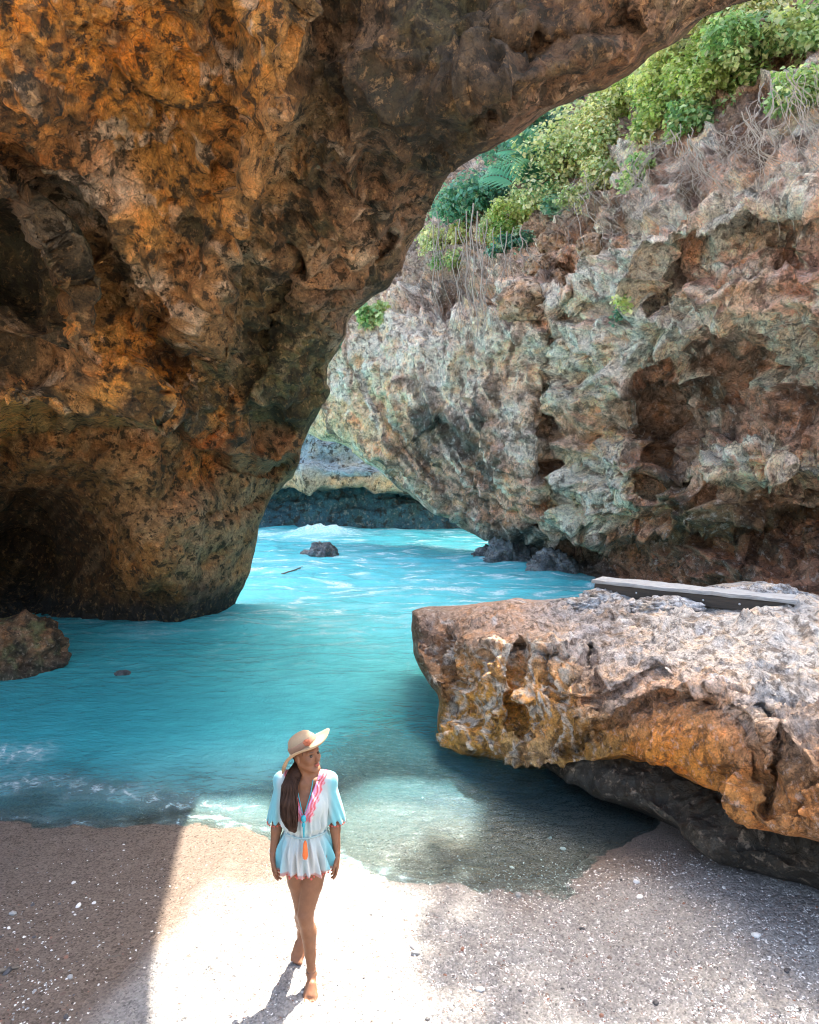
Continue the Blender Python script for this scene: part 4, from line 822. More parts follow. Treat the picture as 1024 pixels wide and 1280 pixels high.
B('tree', 690, 150, 3.0, 2.2, 1.5, 'teal', 4050, 0.197, 11, 'distant hazy tree behind the blue green tree, under the cave roof', cat='tree')
B('tree', 612, 245, 2.3, 1.6, 1.3, 'teal', 4050, 0.164, 12, 'dark green tree close against the cave roof edge, left of the fan leaves', cat='tree')
B('bush', 590, 272, 2.6, 1.1, 1.1, 'pale', 5130, 0.139, 13, 'cream and yellow bush from which the long vines hang over the pale wall', group=G1)
B('bush', 655, 275, 1.5, .9, .9, 'lime', 2970, 0.131, 14, 'light green bush spilling between the fan leaves and the loose brown rocks', group=G1)
B('bush', 552, 305, 1.3, 1.0, .9, 'pale', 2430, 0.131, 15, 'pale bush pressed against the cave roof edge at the left end of the row', group=G1)
B('bush', 640, 303, 1.2, .5, .6, 'teal', 1350, 0.131, 16, 'low blue green bush under the light green bush, above the grey wall', group=G1)
B('plant', 463, 393, 1.05, .62, .5, 'green', 800, .20, 17, 'bright green leafy plant on the rock shelf left of the hanging vines', cat='plant')
B('plant', 425, 428, .42, .3, .3, 'teal', 240, .18, 18, 'small teal plant tucked beside the cave wall edge', cat='plant')
B('plant', 772, 398, .20, .22, .2, 'teal', 90, .10, 19, 'tiny green plant growing in a crack of the white cliff face', cat='plant', clumps=5)
B('plant', 775, 375, .35, .2, .2, 'lime', 110, .10, 20, 'tiny light green plant just above the crack plant on the white cliff face', cat='plant', clumps=5)
B('bush', 700, 262, .9, .5, .5, 'teal', 600, .15, 21, 'small blue leaved plant beside the loose brown rocks', group=G1)
B('tree', 912, -178, 2.3, 1.7, 1.4, 'green', 5130, 0.197, 41, 'unseen tree crown added above the cliff top to shade the right of the beach', cat='tree', t=18.2, lift=0)  # out of view, added to block sun from the right of the beach
B('tree', 1045, -225, 2.6, 2.0, 1.4, 'green', 4050, 0.230, 42, 'second unseen tree crown added further right, above the picture, to block the sun', cat='tree', t=17, lift=0)  # out of view, added to carry the sun blocker further right
B('bush', 860, 75, 2.0, 1.2, .9, 'pale', 4860, 0.123, 51, 'pale sunlit bush along the cave roof edge, left of the bright lime bush', group=G1)
B('bush', 795, 130, 2.0, 1.3, .9, 'lime', 4590, 0.123, 52, 'yellow green bush along the cave roof edge above the pale yellow green bush', group=G1)
B('bush', 745, 232, 1.5, .8, .7, 'pale', 2700, 0.115, 53, 'low pale bush directly above the grey tangled roots, left of the sparse plant', group=G1)
B('bush', 690, 235, 1.9, 1.3, .9, 'pale', 3780, 0.123, 54, 'cream green bush between the palms and the tall pale bush', group=G1)
B('bush', 900, 30, 2.2, 1.2, .9, 'pale', 4590, 0.123, 55, 'pale bush high under the end of the cave roof', group=G1)
B('bush', 620, 290, 1.6, .7, .8, 'pale', 2700, 0.123, 56, 'cream bush at the head of the right hand hanging vines', group=G1)
B('bush', 570, 325, 1.2, .5, .6, 'green', 900, .14, 57, 'small dark green bush in the shade behind the tops of the long vines', group=G1)
B('tree', 1230, -80, 2.2, 2.4, 1.4, 'green', 2600, .26, 44, 'third unseen tree crown added outside the right edge of the picture to narrow the sun patch', cat='tree', t=12.5, lift=0)  # out of view, added to narrow the sunlit patch
# fan leaved palms
def palm(px, py, t, r, seed, label, dirx):
    g = np.random.default_rng(seed); base = np.array(at(px, py, t)); root = empty('palm', tuple(base), label=label, cat='palm', group='palms between the trees')
    parts = []; Cs = []; stm = []
    for k in range(9):
        a = g.uniform(-1.9, 1.9)+dirx; L_ = r*g.uniform(.8, 1.2); el = g.uniform(.0, 1.1)
        d = np.array([math.sin(a)*math.cos(el), -math.cos(a)*.5*math.cos(el), math.sin(el)])
        s = np.linspace(0, 1, 12); pts = d[None]*(s*L_)[:, None]+np.array([0, 0, -1])*(s**2*L_*.5)[:, None]
        stm.append(tube(pts, np.linspace(.03, .008, 12), 4))
        for j in range(2, 12):
            for sgn in (-1, 1):
                w = np.cross(d, [0, 0, 1]); w /= np.linalg.norm(w)+1e-6; l = L_*.42*math.sin(math.pi*(s[j]*.8+.15))
                tip = pts[j]+sgn*w*l+d*l*.5-np.array([0, 0, l*.35]); q = np.array([0, 0, .03])+d*.04
                parts.append((np.array([pts[j]-q, pts[j]+q, tip]), np.array([[0, 1, 2]]))); Cs += [np.array(PAL['teal'][k % 3])*1.2]*3
    V, Fa = join(parts); mesh_obj('frond', V, Fa, M_leaf, root, smooth=False, attrs={'Col': np.array(Cs)})
    V, Fa = join(stm); mesh_obj('stem', V, Fa, M_bark, root)
hh = hit(cliff_bvh, 650, 235); tt_ = topix(np.array(hh))[2] if hh else 28
palm(648, 235, tt_-3.2, 2.0, 3, 'dark palm with arching blue green leaves between the trees', .6)
palm(672, 205, tt_-3.2, 1.8, 4, 'smaller palm behind the arching palm, under the cave roof', -.4)
# hanging vines and roots
def vine(px, py, px2, py2, off, r, seed, wob=6, label='', group='', name='hanging_vine', branches=2, n=16):
    g = np.random.default_rng(seed); s = np.linspace(0, 1, n); ph = g.uniform(0, 50)
    X_ = px+(px2-px)*s+wob*perlin(np.stack([s*3+ph, 0*s, 0*s], -1))*np.sqrt(s)*2; Y_ = py+(py2-py)*s**g.uniform(.85, 1.2)
    T = []
    for x, y in zip(X_, Y_):
        h = hit(cliff_bvh, x, y); T.append(topix(np.array(h))[2] if h else (T[-1] if T else 22))
    T = np.array(T); T = np.minimum.accumulate(T[::-1])[::-1]*.5+T.min()*.5; T = np.convolve(np.pad(T, 2, 'edge'), np.ones(5)/5, 'valid')-off
    pts = at(X_, Y_, T); parts = [tube(pts, np.linspace(r, r*.3, n), 5)]
    for b_ in range(branches):
        i0 = g.integers(1, n-4); m_ = n-i0; q = pts[i0:].copy(); s2 = np.linspace(0, 1, m_)
        q += np.array([g.uniform(-.5, .5), g.uniform(-.15, .1), g.uniform(-.1, .15)])*(s2**.7)[:, None]*g.uniform(.5, 1.5)
        q += .06*np.stack([perlin(np.stack([s2*5+b_*3+ph, 0*s2+c_, 0*s2], -1)) for c_ in range(3)], -1); parts.append(tube(q, np.linspace(r*.6, r*.3, m_), 4))
    V, Fa = join(parts); b0 = pts[0]
    o = mesh_obj(name, V-b0, Fa, M_root); o.location = tuple(b0); tag(o, label, 'vine' if name == 'hanging_vine' else 'root', group)
g = np.random.default_rng(77)
LV = ('long pale vine hanging from the cream bush over the pale wall', 'long vines hanging over the pale wall')
for k, (x, y0, y1) in enumerate([(541, 285, 408), (546, 280, 412), (549, 290, 385), (570, 300, 420), (583, 280, 430), (592, 270, 432), (597, 280, 428), (600, 300, 436), (609, 290, 380), (618, 300, 372), (626, 300, 410), (634, 305, 360), (642, 300, 352), (560, 290, 350), (575, 290, 360), (652, 300, 345), (588, 300, 392), (604, 300, 350)]):
    vine(x, y0-16, x+g.uniform(-6, 8), y1, .55, g.uniform(.013, .028), 100+k, 7, *LV, branches=int(g.integers(1, 4)))
RV = ('grey root tangled over the shaded rock below the bushes', 'grey roots tangled below the bushes')
for k in range(75):
    x = g.uniform(712, 1030); e = np.interp(x, [712, 760, 820, 900, 960, 1030], [262, 225, 195, 185, 135, 105])+g.uniform(-25, 12)
    ln = g.uniform(30, 105) if x < 900 else g.uniform(40, 140)
    vine(x, e-14, x+g.uniform(-55, 65), e+ln, g.uniform(.15, .6), g.uniform(.005, .012), 300+k, 20, *RV, name='hanging_root', branches=int(g.integers(1, 5)))
# loose brown rocks on the cliff shoulder
def tan_rock(P, V):
    an = fbm(P*2, 5, .6); C = np.ones(P.shape)*np.array((.46, .32, .21)); C = mixc(C, (.15, .11, .08), sstep(.05, .3, an)*.8); return mixc(C, (.62, .5, .38), sstep(.1, .3, -an)*.7)
M_tan = rock_mat('tan_rock', 1.2, .05, .9, .2, .4)
for k, (px, py, s, lb) in enumerate([(697, 306, .62, 'orange brown block wedged on the cliff shoulder below the blue leaved plant'), (738, 308, .42, 'grey block just right of the orange brown wedged block'), (672, 334, .5, 'brown block lower left of the orange brown wedged block'), (655, 378, .75, 'large tan block on the shelf right of the hanging vines'), (700, 352, .5, 'tan block between the shelf and the white cliff face')]):
    h = hit(cliff_bvh, px, py)
    if h: tag(stone('boulder', tuple(h), (s, s*.8, s*.72), M_tan, 60+k, 5, .3, tan_rock, rot=k), lb, 'boulder', 'loose boulders on the cliff shoulder')

# driftwood twigs
def twig(px, py, px2, py2, r, z, seed, label, mat):
    g = np.random.default_rng(seed); a = ground(px, py); b = ground(px2, py2); s = np.linspace(0, 1, 14)[:, None]
    if z is not None: a = on_z(px, py, z); b = on_z(px2, py2, z)
    q = (1-s)*a+s*b+np.array([0, 0, r*.9])+np.concatenate([.02*perlin(np.concatenate([s*4+seed*5, 0*s+k, 0*s], -1))[:, None] for k in range(3)], -1)*np.array([1, 1, .2])*min(3, np.linalg.norm(b-a)*3)
    L_ = [tube(q, np.linspace(r, r*.4, 14), 6), tube(q[6:11]+np.linspace(0, 1, 5)[:, None]*np.array([.3, .5, .12])*np.linalg.norm(b-a)*.4, np.linspace(r*.6, r*.2, 5), 5)]
    V, Fa = join(L_); o = mesh_obj('twig', V-a, Fa, mat); o.location = tuple(a); tag(o, label, 'twig')
twig(131, 1198, 152, 1195, .006, None, 1, 'short dark twig on the sunlit sand left of the person', M_bark)
twig(0, 1216, 24, 1211, .014, None, 2, 'thick dark driftwood piece at the left edge of the beach', M_bark)
twig(352, 719, 376, 711, .03, .03, 3, 'dark branch afloat in the foaming water near the jagged boulder', M_bark)
twig(685, 1172, 690, 1184, .004, None, 4, 'thin brown twig on the gravel below the ledge', M_bark)
twig(628, 1206, 642, 1212, .004, None, 5, 'thin curved twig on the pale gravel right of the person', M_bark)

# ------------------------------------------------------------------ the woman (signed distance field meshed into one surface)
class Field:
    def __init__(s, lo, hi, h):
        s.lo = np.array(lo, float); s.h = h; s.n = np.ceil((np.array(hi)-s.lo)/h).astype(int)+1
        s.F = np.full(s.n, .2, np.float32)
    def block(s, lo, hi, m=.07):
        a = np.clip(((np.array(lo)-m-s.lo)/s.h).astype(int), 0, s.n); b = np.clip(((np.array(hi)+m-s.lo)/s.h).astype(int)+2, 0, s.n)
        ax = [s.lo[k]+s.h*np.arange(a[k], b[k]) for k in range(3)]
        X = np.meshgrid(*ax, indexing='ij', sparse=True); return tuple(slice(a[k], b[k]) for k in range(3)), X
    def add(s, lo, hi, fn, k=.02, sub=False):
        sl, X = s.block(lo, hi); 
        if 0 in s.F[sl].shape: return
        d = fn(*X).astype(np.float32); A = s.F[sl]
        if sub:
            d = -d; h = np.clip(.5-.5*(d-A)/-k*-1, 0, 1); s.F[sl] = np.where(True, np.maximum(A, d)+np.maximum(k-np.abs(A-d), 0)**2/(4*k), 0)
        else:
            s.F[sl] = np.minimum(A, d)-np.maximum(k-np.abs(A-d), 0)**2/(4*k)
    def cone(s, a, b, ra, rb, k=.02, fl=None):
        a = np.array(a, float); b = np.array(b, float); d = b-a; L = d@d; r = max(ra, rb)
        def fn(x, y, z):
            t = np.clip(((x-a[0])*d[0]+(y-a[1])*d[1]+(z-a[2])*d[2])/L, 0, 1)
            return np.sqrt((x-a[0]-t*d[0])**2+(y-a[1]-t*d[1])**2+(z-a[2]-t*d[2])**2)-(ra+(rb-ra)*t)
        s.add(np.minimum(a, b)-r, np.maximum(a, b)+r, fn, k)
    def ell(s, c, r, k=.02, R=None, sub=False):
        c = np.array(c, float); r = np.array(r, float); M = np.eye(3) if R is None else np.array(R); m = r.max()
        def fn(x, y, z):
            q = [(M[0, i]*(x-c[0])+M[1, i]*(y-c[1])+M[2, i]*(z-c[2]))/r[i] for i in range(3)]
            l = np.sqrt(q[0]**2+q[1]**2+q[2]**2); return (l-1)*r.min()*(.5+.5*m/r.min()*.6)
        s.add(c-m, c+m, fn, k, sub)
    def mesh(s):
        Fd = s.F; S = Fd < 0; nx, ny, nz = S.shape
        cnt = np.zeros((nx-1, ny-1, nz-1), np.float32); acc = np.zeros((nx-1, ny-1, nz-1, 3), np.float32)
        for axis in range(3):
            for da in (0, 1):
                for db in (0, 1):
                    o = [0, 0, 0]; oth = [k for k in range(3) if k != axis]; o[oth[0]] = da; o[oth[1]] = db
                    e = o.copy(); e[axis] = 1
                    A = Fd[o[0]:nx-1+o[0], o[1]:ny-1+o[1], o[2]:nz-1+o[2]]; Bq = Fd[e[0]:nx-1+e[0], e[1]:ny-1+e[1], e[2]:nz-1+e[2]]
                    m_ = (A < 0) != (Bq < 0); idx = np.nonzero(m_); t = A[idx]/(A[idx]-Bq[idx])
                    cnt[idx] += 1
                    for k in range(3): acc[idx+(k,)] += (t if k == axis else o[k])
        act = cnt > 0; ids = np.full(act.shape, -1, np.int64); I = np.nonzero(act); ids[I] = np.arange(len(I[0]))
        V = s.lo+s.h*(np.stack(I, -1)+acc[I]/cnt[I][:, None])
        Q = []
        for axis in range(3):
            sl0 = [slice(None)]*3; sl1 = [slice(None)]*3; sl0[axis] = slice(0, -1); sl1[axis] = slice(1, None)
            A = S[tuple(sl0)]; Bq = S[tuple(sl1)]; m_ = A != Bq; ii = np.nonzero(m_)
            ok = np.ones(len(ii[0]), bool)
            oth = [k for k in range(3) if k != axis]
            for k in oth: ok &= (ii[k] > 0) & (ii[k] < S.shape[k]-1)
            ii = [q[ok] for q in ii]; inv = A[tuple(ii)]
            def idc(d0, d1):
                c = [q.copy() for q in ii]; c[oth[0]] = c[oth[0]]-d0; c[oth[1]] = c[oth[1]]-d1; return ids[tuple(c)]
            q = np.stack([idc(1, 1), idc(0, 1), idc(0, 0), idc(1, 0)], -1)
            if axis == 1: inv = ~inv
            q = np.where(inv[:, None], q, q[:, ::-1]); Q.append(q)
        Q = np.concatenate(Q); Q = Q[(Q >= 0).all(1)]
        return V, Q
wp = ground(384, 1243); WX, WY = float(wp[0])-.02, float(wp[1])+.14; WZ = float(sand_z(np.array([WX]), np.array([WY]))[0])+.004
woman = empty('person', (WX, WY, WZ), label='barefoot woman in a straw sun hat and white and aqua tunic walking on the sand', cat='person')
yaw = R(52); fwd = np.array([math.sin(yaw)*math.cos(.16), -math.cos(yaw)*math.cos(.16), math.sin(.16)])
rt = np.cross(fwd, [0, 0, 1]); rt /= np.linalg.norm(rt); upv = np.cross(rt, fwd)       # head frame: rt, fwd, up
roll_ = -.06; rt, upv = rt*math.cos(roll_)+upv*math.sin(roll_), upv*math.cos(roll_)-rt*math.sin(roll_)
HC = np.array([.012, -.015, 1.548]); HR = np.stack([rt, fwd, upv], 1)
def H(x, y, z): return HC+HR@np.array([x, y, z])
b = Field((-.36, -.42, -.01), (.36, .42, 1.70), .0042)
# head
b.ell(H(0, -.012, .025), (.072, .092, .088), .01, HR); b.ell(H(0, .022, -.03), (.056, .060, .082), .03, HR)
for s_ in (-1, 1):
    b.cone(H(s_*.054, -.01, -.045), H(s_*.018, .068, -.092), .018, .014, .02); b.ell(H(s_*.036, .060, -.022), (.020, .020, .020), .02, HR)
    b.ell(H(s_*.074, -.012, -.005), (.010, .018, .030), .006, HR); b.cone(H(s_*.008, .083, .028), H(s_*.042, .066, .028), .009, .008, .012)
    b.ell(H(s_*.031, .092, .008), (.016, .014, .011), .008, HR, True)
b.ell(H(0, .072, -.096), (.020, .018, .017), .02, HR)
b.cone(H(0, .085, .012), H(0, .106, -.026), .0075, .0115, .01); b.ell(H(0, .096, -.030), (.016, .011, .009), .006, HR)
b.ell(H(0, .085, -.054), (.021, .012, .006), .004, HR); b.ell(H(0, .084, -.064), (.018, .012, .007), .004, HR)
# neck and trunk
b.cone((0, .022, 1.37), H(0, -.02, -.06), .050, .046, .03)
for s_ in (-1, 1):
    b.cone((s_*.035, .02, 1.43), (s_*.14, .012, 1.365), .025, .036, .04); b.cone((s_*.02, -.045, 1.37), (s_*.13, -.02, 1.385), .013, .013, .015)
    b.cone(H(s_*.045, -.02, -.05), (s_*.015, -.045, 1.375), .014, .012, .02)
b.ell((0, .005, 1.25), (.142, .098, .155), .04); b.cone((0, 0, 1.04), (0, .0, 1.2), .098, .11, .05); b.ell((0, .01, .92), (.158, .112, .13), .06)
for s_ in (-1, 1): b.ell((s_*.066, -.078, 1.24), (.055, .045, .055), .03); b.ell((s_*.07, .06, .88), (.08, .07, .09), .04)
# legs
def limb(pts, k=.02):
    for (p0, r0), (p1, r1) in zip(pts[:-1], pts[1:]): b.cone(p0, p1, r0, r1, k)
limb([((.078, .0, .88), .088), ((.040, -.035, .68), .070), ((.004, -.07, .50), .050), ((.006, -.068, .46), .047), ((.018, -.045, .36), .048), ((.030, -.05, .22), .036), ((.038, -.065, .10), .026)], .015)
b.ell((.004, -.095, .485), (.03, .025, .036), .02); b.ell((.022, -.022, .34), (.040, .038, .085), .03)
limb([((-.078, .0, .88), .088), ((-.052, .01, .68), .070), ((-.028, .01, .49), .050), ((-.030, .03, .45), .047), ((-.048, .11, .36), .048), ((-.064, .19, .25), .036), ((-.072, .245, .165), .026)], .015)
b.ell((-.030, -.02, .47), (.03, .025, .036), .02); b.ell((-.050, .14, .35), (.040, .042, .080), .03)
def foot(ank, heel, ball, toe, side):
    ank, heel, ball, toe = map(np.array, (ank, heel, ball, toe)); b.cone(ank, heel, .028, .026, .02); b.cone(heel, ball, .024, .022, .02); b.cone(ank+(ball-ank)*.15, ball, .026, .02, .02)
    d = toe-ball; w = np.array([1., 0, 0])
    for i in range(5):
        o = (i-2)*.0155*side; ln = [1.1, 1.05, .95, .82, .66][i if side > 0 else i]; r = [.0115, .0088, .0082, .0078, .0075][i]
        p0 = ball+w*o-d*.2; b.cone(p0, ball+w*o*1.08+d*ln, .011, r, .008); b.cone(ball*.55+ank*.45+w*o*.5, ball+w*o, .018, .014, .02)
foot((.038, -.065, .10), (.036, -.035, .030), (.046, -.170, .022), (.050, -.215, .012), 1)
foot((-.072, .245, .165), (-.068, .285, .135), (-.092, .185, .034), (-.100, .140, .012), -1)
for p_ in ((.062, -.062, .088), (.012, -.062, .092)): b.ell(p_, (.010, .012, .014), .01)
# arms and hands
def arm(sgn, sh, el, wr, hd, palm_n, front):
    sh, el, wr = map(np.array, (sh, el, wr)); limb([(sh, .046), ((sh*.5+el*.5), .040), (el, .034), (el*.65+wr*.35, .034), (wr, .0215)], .015)
    hd = np.array(hd, float); hd /= np.linalg.norm(hd); pn = np.array(palm_n, float); pn -= (pn@hd)*hd; pn /= np.linalg.norm(pn); fr = np.cross(hd, pn); 
    if fr@np.array(front) < 0: fr = -fr
    for j in range(4):
        o = (.0285-.019*j); kn = wr+hd*(.088-.004*abs(j-1.))+fr*o
        b.cone(wr+fr*o*.45, kn, .0145, .0115, .012)
        ln = [.070, .078, .073, .058][j]; cu = [.25, .38, .46, .55][j]
        d1 = hd*math.cos(cu*.6)+pn*math.sin(cu*.6); d2 = hd*math.cos(cu*1.9)+pn*math.sin(cu*1.9); d3 = hd*math.cos(cu*2.7)+pn*math.sin(cu*2.7)
        p1 = kn+d1*ln*.48+fr*.0015*(1.5-j); p2 = p1+d2*ln*.30; p3 = p2+d3*ln*.22
        b.cone(kn, p1, .0092, .0084, .003); b.cone(p1, p2, .0084, .0078, .003); b.cone(p2, p3, .0076, .0066, .003)
    t0 = wr+hd*.028+fr*.022; t1 = t0+hd*.030+fr*.022+pn*.012; t2 = t1+hd*.030+fr*.006+pn*.008
    b.cone(t0, t1, .0140, .0105, .012); b.cone(t1, t2, .0100, .0080, .004); b.cone(t2, t2+hd*.020+pn*.003, .0082, .0066, .003)
arm(1, (.150, .012, 1.360), (.182, .035, 1.110), (.208, -.020, .885), (.02, -.12, -1), (-1, 0, 0), (0, -1, 0))
arm(-1, (-.150, .012, 1.360), (-.186, .030, 1.110), (-.208, -.045, .890), (.12, -.18, -1), (1, 0, 0), (0, -1, 0))
V, Q = b.mesh()
C = np.ones(V.shape)*np.array((.20, .085, .040)); hl = (V-HC)@HR
lip = np.exp(-((hl[:, 0]/.022)**2+((hl[:, 1]-.092)/.02)**2+((hl[:, 2]+.059)/.0085)**2)**2); C = mixc(C, (.30, .06, .05), lip)
br = np.exp(-(((np.abs(hl[:, 0])-.03)/.018)**2+((hl[:, 2]-.030)/.0045)**2)**2)*(hl[:, 1] > .05); C = mixc(C, (.06, .03, .02), br*.9); C = C*(1+.10*fbm(V*9, 4)[:, None]+.05*fbm(V*60, 2)[:, None])
ey_ = np.exp(-(((np.abs(hl[:, 0])-.031)/.015)**2+((hl[:, 2]-.012)/.0045)**2)**2)*(hl[:, 1] > .05); C = mixc(C, (.03, .02, .015), ey_)
m = N('skin'); c = m.mix(1., m.attr('Col'), m.ramp(m.noise(30, 4), [(.3, .9), (.7, 1.08)]), 'MULTIPLY')
m.b.inputs['Subsurface Weight'].default_value = .12; m.b.inputs['Subsurface Radius'].default_value = (.02, .008, .004); m.b.inputs['Subsurface Scale'].default_value = .5
m.set(Base_Color=c, Roughness=.5, Specular_IOR_Level=.35); M_skin = m.m
body = mesh_obj('body', V, Q, M_skin, woman, attrs={'Col': C})
m = N('eye_brown'); M_eye = m.set(Base_Color=(.05, .03, .02), Roughness=.2)
for s_ in (-1, 1):
    Vc, Fc = ico(3); mesh_obj('eye', Vc*.009+H(s_*.031, .0785, .006), Fc, M_eye, woman)
# tunic
d = Field((-.40, -.30, .74), (.40, .28, 1.46), .0048)
def zc(z, *kv): return np.interp(z, *zip(*kv))
def tunic(x, y, z):
    th = np.arctan2(y, x)
    rx = zc(z, (.76, .192), (.84, .188), (.95, .170), (1.03, .136), (1.055, .137), (1.09, .158), (1.18, .162), (1.28, .160), (1.36, .150), (1.40, .10), (1.44, .05)); ry = zc(z, (.76, .165), (.84, .155), (.95, .138), (1.03, .112), (1.055, .116), (1.09, .138), (1.2, .142), (1.28, .128), (1.36, .088), (1.41, .06))
    fold = zc(z, (.76, .018), (.9, .015), (1.02, .005), (1.06, .005), (1.1, .010), (1.3, .004), (1.45, 0))
    w = fold*(np.sin(th*17+3*np.sin(z*7))+.6*np.sin(th*29+1.3+z*9))
    q = np.sqrt((x/rx)**2+((y-.005)/ry)**2); return (q-1)*np.minimum(rx, ry)*1.0-w
for s_ in (-1, 1):
    a_ = np.array([s_*.140, .012, 1.355]); e_ = np.array([s_*.194, .03, 1.09]); D = e_-a_; LL = D@D
    def slv(x, y, z, a_=a_, D=D, LL=LL, s_=s_):
        t = np.clip(((x-a_[0])*D[0]+(y-a_[1])*D[1]+(z-a_[2])*D[2])/LL, 0, 1.0); dx = x-a_[0]-t*D[0]; dy = (y-a_[1]-t*D[1])/1.15; dz = z-a_[2]-t*D[2]
        an_ = np.arctan2(dy, dx); return np.sqrt(dx**2+dy**2+dz**2)-(.056+.008*t)-.004*t*np.sin(an_*9+z*20)
    d.add(np.minimum(a_, e_)-.1, np.maximum(a_, e_)+.1, slv, .03)
    # sleeve opening, cut level just above the elbow; inside hollow
    cz = 1.075 if s_ > 0 else 1.085
    d.add((min(s_*.165, s_*.40), -.2, .90), (max(s_*.165, s_*.40), .2, cz), lambda x, y, z, s_=s_, cz=cz: np.maximum(np.maximum(z-cz, .160-s_*x), -1+0*y), .004, True)
    d.add((min(s_*.16, s_*.30), -.1, 1.0), (max(s_*.16, s_*.30), .12, 1.14), lambda x, y, z, s_=s_, e_=e_: np.sqrt(((x-e_[0])/1.)**2+((y-e_[1])/1.2)**2+((z-1.075)/1.3)**2)-.060, .004, True)
d.add((-.24, -.2, .76), (.24, .2, 1.44), tunic, .01)
for s_ in (-1, 1): d.ell((s_*.066, -.080, 1.24), (.068, .058, .068), .03)
for s_ in (-1, 1): d.cone((s_*.055, .018, 1.40), (s_*.16, .012, 1.365), .040, .052, .03)
def vneck(x, y, z): return np.maximum(np.maximum((np.abs(x-.008)-.36*(z-1.19))*.93, y-.03), 1.185-z)
d.add((-.1, -.3, 1.2), (.12, .03, 1.46), vneck, .004, True)
d.add((-.1, -.06, 1.36), (.1, .08, 1.46), lambda x, y, z: np.sqrt((x/1.15)**2+(y-.0)**2+((z-1.43)/1.)**2)-.066, .004, True)
d.add((-.3, -.3, .74), (.3, .3, .80), lambda x, y, z: z-.800-.008*np.sin(np.arctan2(y, x)*9), .003, True)
V, Q = d.mesh()
C = np.ones(V.shape)*np.array((.38, .43, .415)); cy = np.array((.13, .37, .40)); ax_ = np.abs(V[:, 0]); nz_ = fbm(V*np.array([14, 14, 3.]), 3)
C = mixc(C, cy, sstep(.135, .19, ax_+.03*nz_)*.95); C = mixc(C, cy*1.05, sstep(.10, .14, ax_+.05*nz_)*sstep(1.10, 1.0, V[:, 2])*.6)
C = mixc(C, (.26, .50, .52), np.exp(-((V[:, 0]-.015)/.018)**2)*sstep(1.19, 1.12, V[:, 2])*.6); C = mixc(C, (.50, .43, .37), sstep(1.0, .9, V[:, 2])*sstep(.13, .05, ax_)*.45)
C = mixc(C, (.44, .48, .47), sstep(.02, .06, V[:, 1])*.3)
dv = (np.abs(V[:, 0]-.008)-.36*(V[:, 2]-1.19))*.93; band = sstep(-.01, .0, dv)*sstep(.058, .046, dv+.006*np.sin(V[:, 2]*150))*sstep(1.145, 1.165, V[:, 2])*(V[:, 1] < .07)
pk = np.where((np.sin(dv*330+2*np.sin(V[:, 2]*70)) > -.1)[:, None], np.array((.55, .10, .11)), np.array((.62, .28, .33))); C = C*(1-band[:, None])+pk*band[:, None]
C = mixc(C, (.50, .30, .55), sstep(.008, .0, np.abs(dv-.010))*band*.8)
hem = sstep(.822, .812, V[:, 2]); C = mixc(C, (.42, .16, .12), hem*.75)
m = N('tunic_cloth'); wv = m.noise(260, 2, .5); m.set(Base_Color=m.attr('Col'), Roughness=.85, Specular_IOR_Level=.2, Normal=m.bump(wv, .25, .001)); m.b.inputs['Sheen Weight'].default_value = .2
tn = mesh_obj('tunic', V, Q, m.m, woman, attrs={'Col': C})
# pom pom trim on hem and sleeves, waist cord, tassel, pendant
M_red = simple_mat('red_wool', (.48, .09, .06), .9); M_teal = simple_mat('teal_glass', (.02, .30, .36), .2); M_or = simple_mat('orange_thread', (.70, .14, .03), .85); M_cord = simple_mat('cord', (.30, .40, .39), .8)
Vc, Fc = ico(2); parts = []
for k in range(54):
    th = 2*math.pi*k/54; w = .014*(math.sin(th*17+3*math.sin(.8*7))+.6*math.sin(th*29+1.3+.8*9))
    rx, ry = .184+w, .160+w; parts.append((Vc*.0065*(1+.2*math.sin(k*5))+np.array([rx*math.cos(th), .005+ry*math.sin(th), .797-.004*math.sin(k*3)]), Fc))
for s_ in (-1, 1):
    for k in range(20):
        th = 2*math.pi*k/20; parts.append((Vc*.006+np.array([s_*.196+.060*math.cos(th), .03+.076*math.sin(th), 1.079]), Fc))
V, Fa = join(parts); mesh_obj('pom_pom_trim', V, Fa, M_red, tn)
th = np.linspace(0, 2*np.pi, 40); V, Fa = tube(np.stack([.139*np.cos(th), .005+.119*np.sin(th), 1.038+.003*np.sin(th*5)], -1), .006, 6); mesh_obj('waist_cord', V, Fa, M_cord, tn)
tp = [(np.array([x_, -.128-.004, z_]), r_) for x_, z_, r_ in ((.018, 1.035, .006), (.017, 1.015, .013), (.018, .985, .016), (.019, .945, .019), (.019, .925, .012))]
V, Fa = tube(np.array([q[0]+np.array([0, -.016*(1.04-q[0][2])/.1-.004, 0]) for q in tp]), np.array([q[1] for q in tp]), 10); mesh_obj('tassel', V, Fa, M_or, tn)
V, Fa = tube(np.array([(-.052, -.06, 1.40), (-.035, -.09, 1.33), (-.01, -.128, 1.255), (.010, -.150, 1.205), (.03, -.130, 1.26), (.05, -.09, 1.33), (.06, -.06, 1.40)]), .0035, 6); neck = mesh_obj('necklace', V, Fa, M_teal, woman)
V, Fa = join([(Vc*np.array([.018, .012, .026])+np.array([.012, -.158, 1.19]), Fc), (Vc*np.array([.011, .010, .020])+np.array([.012, -.160, 1.150]), Fc), tube(np.array([(.012, -.160, 1.14), (.013, -.160, 1.07)]), np.array([.007, .004]), 6)]); mesh_obj('pendant', V, Fa, M_teal, neck)
V, Fa = join([tube(np.array([(-.208+.026*math.cos(t_), -.03+.026*math.sin(t_)+dz_, .905+dz_) for t_ in np.linspace(0, 6.283, 18)]), .004, 5) for dz_ in (0, .010)]); mesh_obj('bracelet', V, Fa, simple_mat('shell_beads', (.8, .75, .65)), woman)
